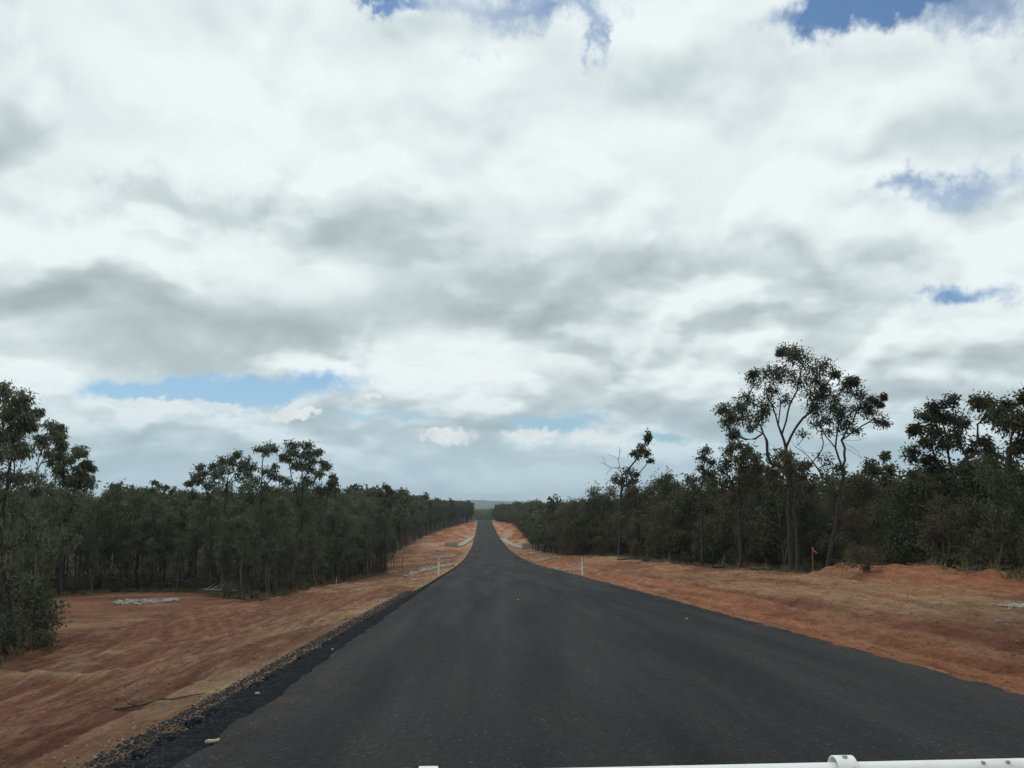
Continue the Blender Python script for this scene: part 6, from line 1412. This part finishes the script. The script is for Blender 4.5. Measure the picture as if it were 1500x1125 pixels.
def stones(name, pts, sizes, m, label, seed, kind='stuff', sink=.25):
    R = np.random.default_rng(seed)
    Vs, Fs, n = [], [], 0
    pts = np.asarray(pts)
    e = edge_dist(pts[:, 0], pts[:, 1])
    Z = ground_z(pts[:, 0], pts[:, 1]) + ground_detail(pts[:, 0], pts[:, 1], e)
    on = (pts[:, 0] > XL - .8) & (pts[:, 0] < XL)
    Z = np.where(on, np.maximum(Z, road_z(pts[:, 1]) - .03), Z)
    for (x, y), z, s in zip(pts, Z, sizes):
        V, F_ = stone_geo(R, s)
        Vs.append(V + (x, y, z + s * (.5 - sink))); Fs.append(F_ + n); n += 12
    o = link(name, mesh_np(name, np.concatenate(Vs), tris=np.concatenate(Fs), mats=[m]))
    return tag(o, label, kind=kind)


def rock_patch(cx, cy, wx, wy, n, smin, smax, label, seed, rot=0.0):
    R = np.random.default_rng(seed)
    r, th = np.sqrt(R.uniform(0, 1, n)), R.uniform(0, 6.28, n)
    a, b = r * np.cos(th) * wx, r * np.sin(th) * wy
    pts = np.stack([cx + a * math.cos(rot) - b * math.sin(rot), cy + a * math.sin(rot) + b * math.cos(rot)], 1)
    stones('rock_scatter', pts, R.uniform(smin, smax, n) * R.uniform(.6, 1.1, n), M['rock'], label, seed, sink=.1)


rock_patch(-21.4, 59.2, 1.9, 2.6, 150, .07, .20, 'oval bed of pale stones at the end of the left dirt clearing', 1)
rock_patch(-5.6, 98, 2.7, 3.6, 150, .12, .32, 'band of pale stones across the left drain behind the white guide post', 2, -.15)
rock_patch(-6.4, 158, 2.3, 3.6, 70, .14, .32, 'second thin row of pale stones farther along the left drain', 3)
rock_patch(-8.6, 188, 1.1, 2.4, 60, .16, .32, 'small far heap of pale stones near the left concrete drain', 4)
rock_patch(8.2, 84, 1.1, 3.0, 60, .10, .22, 'pale stones beside the right guide post', 5, .5)
rock_patch(8.8, 133, 2.1, 3.6, 90, .12, .30, 'band of pale stones across the right drain in the dip', 6, .1)
rock_patch(9.0, 172, 2.4, 4.0, 80, .14, .34, 'far pale stones below the right concrete drain', 7, .1)
rock_patch(13.1, 21.0, .9, .7, 70, .04, .10, 'few pale stones on the bank at the right edge of the photo', 8)

# loose clods and chips, uncountable
Rc = np.random.default_rng(12)
P = []
for _ in range(9500):
    y = 5 * (15 ** Rc.uniform(0, 1))
    x = Rc.uniform(XL - .7 - 13, XL - .6) if Rc.uniform() < .5 else Rc.uniform(XR + .1, XR + 11)
    if vnoise(x * .5, y * .2, 31) + .35 * vnoise(x * 2, y * 2, 32) > -.08: P.append((x, y))
P = np.array(P)
P = P[edge_dist(P[:, 0], P[:, 1]) < .3]
stones('clods', P, .006 + .030 * Rc.uniform(0, 1, len(P)) ** 5 + .00022 * P[:, 1], M['clod'], 'loose red clods scattered over the graded dirt', 13)
y_ = 4 + 34 * Rc.uniform(0, 1, 13000) ** 1.6
wd = .58 * np.interp(y_, [8, 45, 150], [1.0, .55, .4])
off = np.where(Rc.uniform(size=13000) < .45, np.abs(Rc.normal(0, .3, 13000)), wd + .06 + Rc.normal(0, .11, 13000) + np.abs(Rc.normal(0, .10, 13000)))
P = np.stack([XL - .02 - np.maximum(off, 0), y_], 1)
stones('gravel', P, Rc.uniform(.006, .017, len(P)), M['rockd'], 'dark crushed stone spilling off the left edge of the seal', 14)
P = []
for _ in range(9000):
    y = 5 * (9 ** Rc.uniform(0, 1))
    x = XL - .75 - 9 * Rc.uniform() ** 1.5 if Rc.uniform() < .6 else XR + .05 + 9 * Rc.uniform() ** 1.3
    if vnoise(x * .9, y * .3, 51) + .4 * vnoise(x * 3, y * 3, 52) > -.05: P.append((x, y))
P = np.array(P)
P = P[edge_dist(P[:, 0], P[:, 1]) < 0]
stones('pebbles', P, (.004 + .013 * Rc.uniform(0, 1, len(P)) ** 3) * (1 + P[:, 1] * .02), M['pebble'], 'small pale pebbles strewn over the graded dirt', 15)


def guide_post(x, y, h, label, face):
    z = gz(x, y)
    r = tag(empty('guide_post', (x, y, z), .12 * face), label, 'guide post', 'white guide posts at the road edge')
    bm = bmesh.new()
    w, d = .058, .022
    sect = [(-w, -d), (-w * .55, d), (w * .55, d), (w, -d), (w * .8, -d), (w * .45, d * .45), (-w * .45, d * .45), (-w * .8, -d)]
    rings = []
    for zz, sc in ((-.25, 1), (h * .5, 1), (h - .06, 1), (h - .02, .86), (h, .55)):
        rings.append([bm.verts.new((p_[0] * sc, p_[1], zz)) for p_ in sect])
    n = len(sect)
    for a, b in zip(rings, rings[1:]):
        for i in range(n): bm.faces.new((a[i], a[(i + 1) % n], b[(i + 1) % n], b[i]))
    bm.faces.new(rings[-1])
    bmesh.ops.recalc_face_normals(bm, faces=bm.faces)
    bm_obj('post', bm, M['post'], r)
    bm = bmesh.new()
    add_box(bm, (0, -.030, h - .17), (.058, .006, .11), bev=.002)
    bm_obj('reflector', bm, M['reflector'], r)


guide_post(-2.95, 62.5, 1.2, 'white guide post at the left edge of the bitumen', 1)
guide_post(7.0, 62.7, 1.2, 'white guide post at the right edge of the bitumen', -1)


def stake(name, x, y, h, r0, m, label, cat, lean=(0, 0), tape=None):
    z = gz(x, y)
    r = tag(empty(name, (x, y, z)), label, cat)
    b = Bag()
    pts = [(lean[0] * t, lean[1] * t, -.2 + (h + .2) * t) for t in np.linspace(0, 1, 6)]
    b.tube(pts, np.linspace(r0, r0 * .8, 6), 6)
    V, Q = tube([pts[-1], (pts[-1][0], pts[-1][1], pts[-1][2] + .012)], [r0 * .8, r0 * .3], 6)
    b.add(V, Q)
    link('stake', b.mesh('stake', m), r)
    if tape:
        R = np.random.default_rng(3)
        tb_ = Bag()
        top = np.array(pts[-1]) - (0, 0, .07)
        tb_.tube([top - (0, 0, .035), top + (0, 0, .035)], [r0 * 1.5, r0 * 1.5], 8)
        for k in range(3):
            pth = [top]
            d = R.normal(size=3) * (.22, .2, 0)
            for t in range(5): pth.append(pth[-1] + d * .05 + (R.normal(0, .015), R.normal(0, .015), -.045))
            pth = np.array(pth)
            sd = np.array([.022, .008, .01])
            V = np.concatenate([pth - sd, pth + sd])
            n = len(pth)
            Q = np.array([(i, i + 1, n + i + 1, n + i) for i in range(n - 1)])
            tb_.add(V, Q)
        link('ribbon', tb_.mesh('ribbon', tape), r)
    return r


stake('survey_stake', 16.75, 45.2, 1.36, .035, M['stake'], 'survey stake with pink ribbon at the foot of the tallest right-hand gum', 'stake', (.05, 0), M['tape'])
stake('survey_stake', -14.0, 88, .8, .035, M['stakew'], 'short pale stake in front of the left wood', 'stake', (.02, 0))
stake('leaning_pole', -11.6, 132, 2.7, .075, M['stake'], 'brown leaning pole at the far corner of the left wood', 'pole', (.28, .0))
stake('survey_stake', -4.4, 558, 2.4, .16, M['stakew'], 'far pale post on the crest left of the road', 'post')

# concrete drains that run down both batters in the dip
def drain(name, path, label, w=.95):
    r = tag(empty(name, (path[0][0], path[0][1], 0)), label, 'drain')
    P0 = np.array(path, float)
    seg = np.concatenate([[0], np.cumsum(np.linalg.norm(np.diff(P0, axis=0), axis=1))])
    u = np.arange(0, seg[-1], 1.5)
    c = np.stack([np.interp(u, seg, P0[:, 0]), np.interp(u, seg, P0[:, 1])], 1)
    t = np.gradient(c, axis=0)
    t /= np.linalg.norm(t, axis=1, keepdims=True)
    nrm = np.stack([-t[:, 1], t[:, 0]], 1)
    offs = [(-w, -.3), (-w, .18), (-w * .72, .18), (-w * .45, .06), (w * .45, .06), (w * .72, .18), (w, .18), (w, -.3)]
    V = []
    for ci, ni in zip(c, nrm):
        z = max(float(ground_z(ci[0] + ni[0] * s * w, ci[1] + ni[1] * s * w)) for s in (-1, 0, 1))
        for a, dz in offs: V.append((ci[0] + ni[0] * a - path[0][0], ci[1] + ni[1] * a - path[0][1], z + dz))
    k = len(offs)
    i = np.arange(len(c) * k).reshape(len(c), k)
    Q = np.stack([i[:-1, :-1], i[:-1, 1:], i[1:, 1:], i[1:, :-1]], -1).reshape(-1, 4)
    link('channel', mesh_np('channel', V, Q, mats=[M['concrete']]), r)
    bm = bmesh.new()
    ex, ey = path[-1]
    add_box(bm, (ex - path[0][0], ey - path[0][1] - .6, float(ground_z(ex, ey)) + .35), (3.3, .35, 1.5), bev=.04)
    bm_obj('end_wall', bm, M['concrete'], r)


drain('concrete_drain', [(-3.4, 318), (-3.9, 285), (-5.4, 232), (-6.4, 220), (-7.2, 216)], 'pale concrete drain down the left side of the road beyond the dip')
drain('concrete_drain', [(7.0, 300), (7.4, 270), (9.0, 216), (10.0, 207), (10.9, 204)], 'pale concrete drain down the right side of the road beyond the dip')
bm = bmesh.new()
add_box(bm, (0, 0, .3), (5.0, 1.2, 1.0), bev=.06)
tag(bm_obj('concrete_slab', bm, M['concrete'], None, (-6.1, 566, gz(-6.1, 566))), 'pale slab on the crest at the left side of the road', 'slab')

# fallen sticks, litter
def stick(name, x, y, L, r0, az_, m, label, cat, seed, lift=.03, branch=0):
    R = np.random.default_rng(seed)
    b = Bag()
    n = 9
    ts = np.linspace(-.5, .5, n)
    dx, dy = math.sin(az_), math.cos(az_)
    wob = np.cumsum(R.normal(0, .02 * L, n))
    P_ = np.array([(dx * t * L + dy * w_, dy * t * L - dx * w_, 0) for t, w_ in zip(ts, wob)])
    zs = [gz(x + p_[0], y + p_[1]) for p_ in P_]
    z0 = gz(x, y)
    lo = np.polyval(np.polyfit(ts, zs, 1), ts)
    P_[:, 2] = np.maximum(lo, np.array(zs)) - z0 + lift
    b.tube(P_, np.linspace(r0, r0 * .45, n), 6)
    for k in range(branch):
        i = int(R.integers(2, n - 1))
        d = np.array([R.normal(0, 1), R.normal(0, 1), R.uniform(.15, .8)])
        d = d / np.linalg.norm(d) * L * R.uniform(.15, .35)
        b.tube([P_[i], P_[i] + d * .5, P_[i] + d + R.normal(0, .04, 3)], [r0 * .5, r0 * .35, r0 * .15], 4)
    o = link(name, b.mesh(name, m, True), None, (x, y, z0))
    return tag(o, label, cat)


stick('fallen_stick', -3.95, 11.5, 1.05, .018, 1.12, M['stick'], 'long dark stick lying on the tan verge left of the road', 'stick', 1, .02, 2)
stick('fallen_stick', -4.05, 21.6, .75, .022, 1.2, M['dead'], 'short pale stick lying on the red verge left of the road', 'stick', 2)
stick('fallen_branch', -18.3, 64.5, 3.6, .07, -.9, M['dead'], 'pale dead branch lying against the left wood behind the clearing', 'branch', 3, .55, 9)
for k, (x, y, L, az_) in enumerate([(15.4, 88, 4.5, 1.3), (15.6, 72, 3.8, 1.75), (16.3, 58, 3.0, 1.2), (16.9, 52, 2.4, 1.9)]):
    stick('fallen_log', x, y, L, .10, az_, M['bark_grey'], ('long grey log at the foot of the scrub behind the right guide post', 'grey fallen log lying below the tallest right-hand gum, longer one',
          'short grey log lying left of the pink-ribbon stake', 'shortest grey log beside the pink-ribbon stake')[k], 'log', 20 + k, .10, 5)
stick('fallen_branch', 18.9, 31.5, 1.9, .05, 1.5, M['dead'], 'pale dead branch behind the orange heap on the right', 'branch', 31, .3, 6)
stick('fallen_stick', 12.3, 19.6, .55, .015, .9, M['dead'], 'pale splinter on the dark bank at the right', 'stick', 32, .03, 1)
stick('fallen_stick', 11.2, 19.2, .35, .015, 2.0, M['dead'], 'tiny pale splinter on the dark bank right of the road', 'stick', 33, .03)


def chip(x, y, L, W_, az_, label, seed, on_road=True):
    R = np.random.default_rng(seed)
    bm = bmesh.new()
    out = [(-.5, 0), (-.2, .42), (.15, .5), (.5, .15), (.45, -.1), (.05, -.5), (-.3, -.35)]
    top = [bm.verts.new((a * L, b_ * W_, .012 + R.uniform(0, .012))) for a, b_ in out]
    bot = [bm.verts.new((v.co.x * .97, v.co.y * .97, .001)) for v in top]
    n = len(out)
    bm.faces.new(top)
    bm.faces.new(bot[::-1])
    for i in range(n): bm.faces.new((top[i], bot[i], bot[(i + 1) % n], top[(i + 1) % n]))
    bmesh.ops.recalc_face_normals(bm, faces=bm.faces)
    z = float(road_z(y)) + (.035 * (1 - abs(x - 1.8) / 4.5) if x > XL else .0)
    o = bm_obj('bark_chip', bm, M['straw'], None, (x, y, z + .004))
    o.rotation_euler = (0, 0, az_)
    tag(o, label, 'bark chip')


chip(-2.36, 8.25, .13, .05, .5, 'pale bark chip at the left edge of the bitumen nearest the car', 1)
chip(-2.62, 10.9, .06, .03, .2, 'small pale chip on the dark crushed stone, second from the car', 2)
chip(-2.50, 15.5, .06, .03, 1.2, 'small pale chip on the dark crushed stone, farthest from the car', 3)
chip(4.9, 21.6, .10, .04, .3, 'pale chip on the bitumen near its right edge', 4)
chip(1.2, 29.5, .06, .06, .3, 'small pale speck of bark in the middle of the bitumen', 5)

# ------------------------------------------------------------------ the white bull bar of the car the photograph was taken from
def bull_bar():
    r = tag(empty('bull_bar', (.9, 2.2, 1.06)), 'white tubular bull bar crossing the bottom right corner of the photo', 'bull bar')
    top = Bag()
    zt = lambda x: -.0122 + .0112 * x
    xs_ = np.linspace(-1.02, .86, 20)
    top.tube([(x, .0, zt(x)) for x in xs_], np.full(20, .031), 20)
    link('top_tube', top.mesh('top_tube', M['bar'], True), r)
    for x in (-.98, .80):
        b = Bag()
        b.tube([(x, 0, zt(x) - .02), (x, .0, -.25), (x, .02, -.45), (x, .03, -.6)], [.028, .028, .028, .028], 14)
        link('upright', b.mesh('upright', M['bar'], True), r)
    bm = bmesh.new()
    add_box(bm, (-.1, .05, -.66), (2.3, .18, .2), bev=.03)
    link_o = bm_obj('bumper_beam', bm, M['bar'], r)
    def saddle(x0, width, rad, cz, name='tube_clamp'):
        bm = bmesh.new()
        th = np.linspace(-.55, math.pi + .55, 30)
        rings = []
        for (dx, rr) in ((0, rad), (0, rad - .0035), (width, rad - .0035), (width, rad)):
            rings.append([bm.verts.new((x0 + dx, -math.cos(t) * rr, cz + math.sin(t) * rr)) for t in th])
        for a in range(4):
            A_, B_ = rings[a], rings[(a + 1) % 4]
            for i in range(len(th) - 1): bm.faces.new((A_[i], A_[i + 1], B_[i + 1], B_[i]))
        for j in (0, -1): bm.faces.new([q[j] for q in rings])
        bmesh.ops.recalc_face_normals(bm, faces=bm.faces)
        bmesh.ops.bevel(bm, geom=[e for e in bm.edges if abs(e.verts[0].co.x - e.verts[1].co.x) < 1e-6 and abs(abs(e.calc_face_angle(0)) - math.pi / 2) < .3],
                        offset=.0008, segments=1, affect='EDGES')
        bm_obj(name, bm, M['bar'], r, smooth=False)
    for x_, s_ in ((-.032, 1), (.30, .8), (.36, .8)):
        bm = bmesh.new()
        bmesh.ops.create_cone(bm, cap_ends=True, segments=6, radius1=.0065 * s_, radius2=.0060 * s_, depth=.006)
        bmesh.ops.translate(bm, verts=bm.verts, vec=(x_, -.010 if s_ == 1 else -.016, zt(x_) + (.0465 if s_ == 1 else .0285)))
        bm_obj('bolt', bm, M['steel'], r)
    saddle(-.056, .048, .042, zt(0) + .004)
    saddle(-1.045, .045, .0385, zt(-1) + .003)
bull_bar()

# ------------------------------------------------------------------ air between here and the hills
hz = bpy.data.materials.new('haze')
hz.use_nodes = True
g = NT(hz.node_tree)
o = g.n('ShaderNodeOutputMaterial')
v = g.n('ShaderNodeVolumePrincipled')
v.inputs['Color'].default_value = (.78, .90, 1.0, 1)
v.inputs['Density'].default_value = HAZE
v.inputs['Anisotropy'].default_value = 0.0
g.t.links.new(v.outputs[0], o.inputs['Volume'])
bm = bmesh.new()
bmesh.ops.create_cube(bm, size=1.0)
for q in bm.verts:
    q.co = (q.co.x * 15400, q.co.y * 9400 + 4000, q.co.z * 170 + 30)
hb_ = bm_obj('haze', bm, hz)
tag(hb_, 'thin haze in the air down to the far hills', kind='stuff')
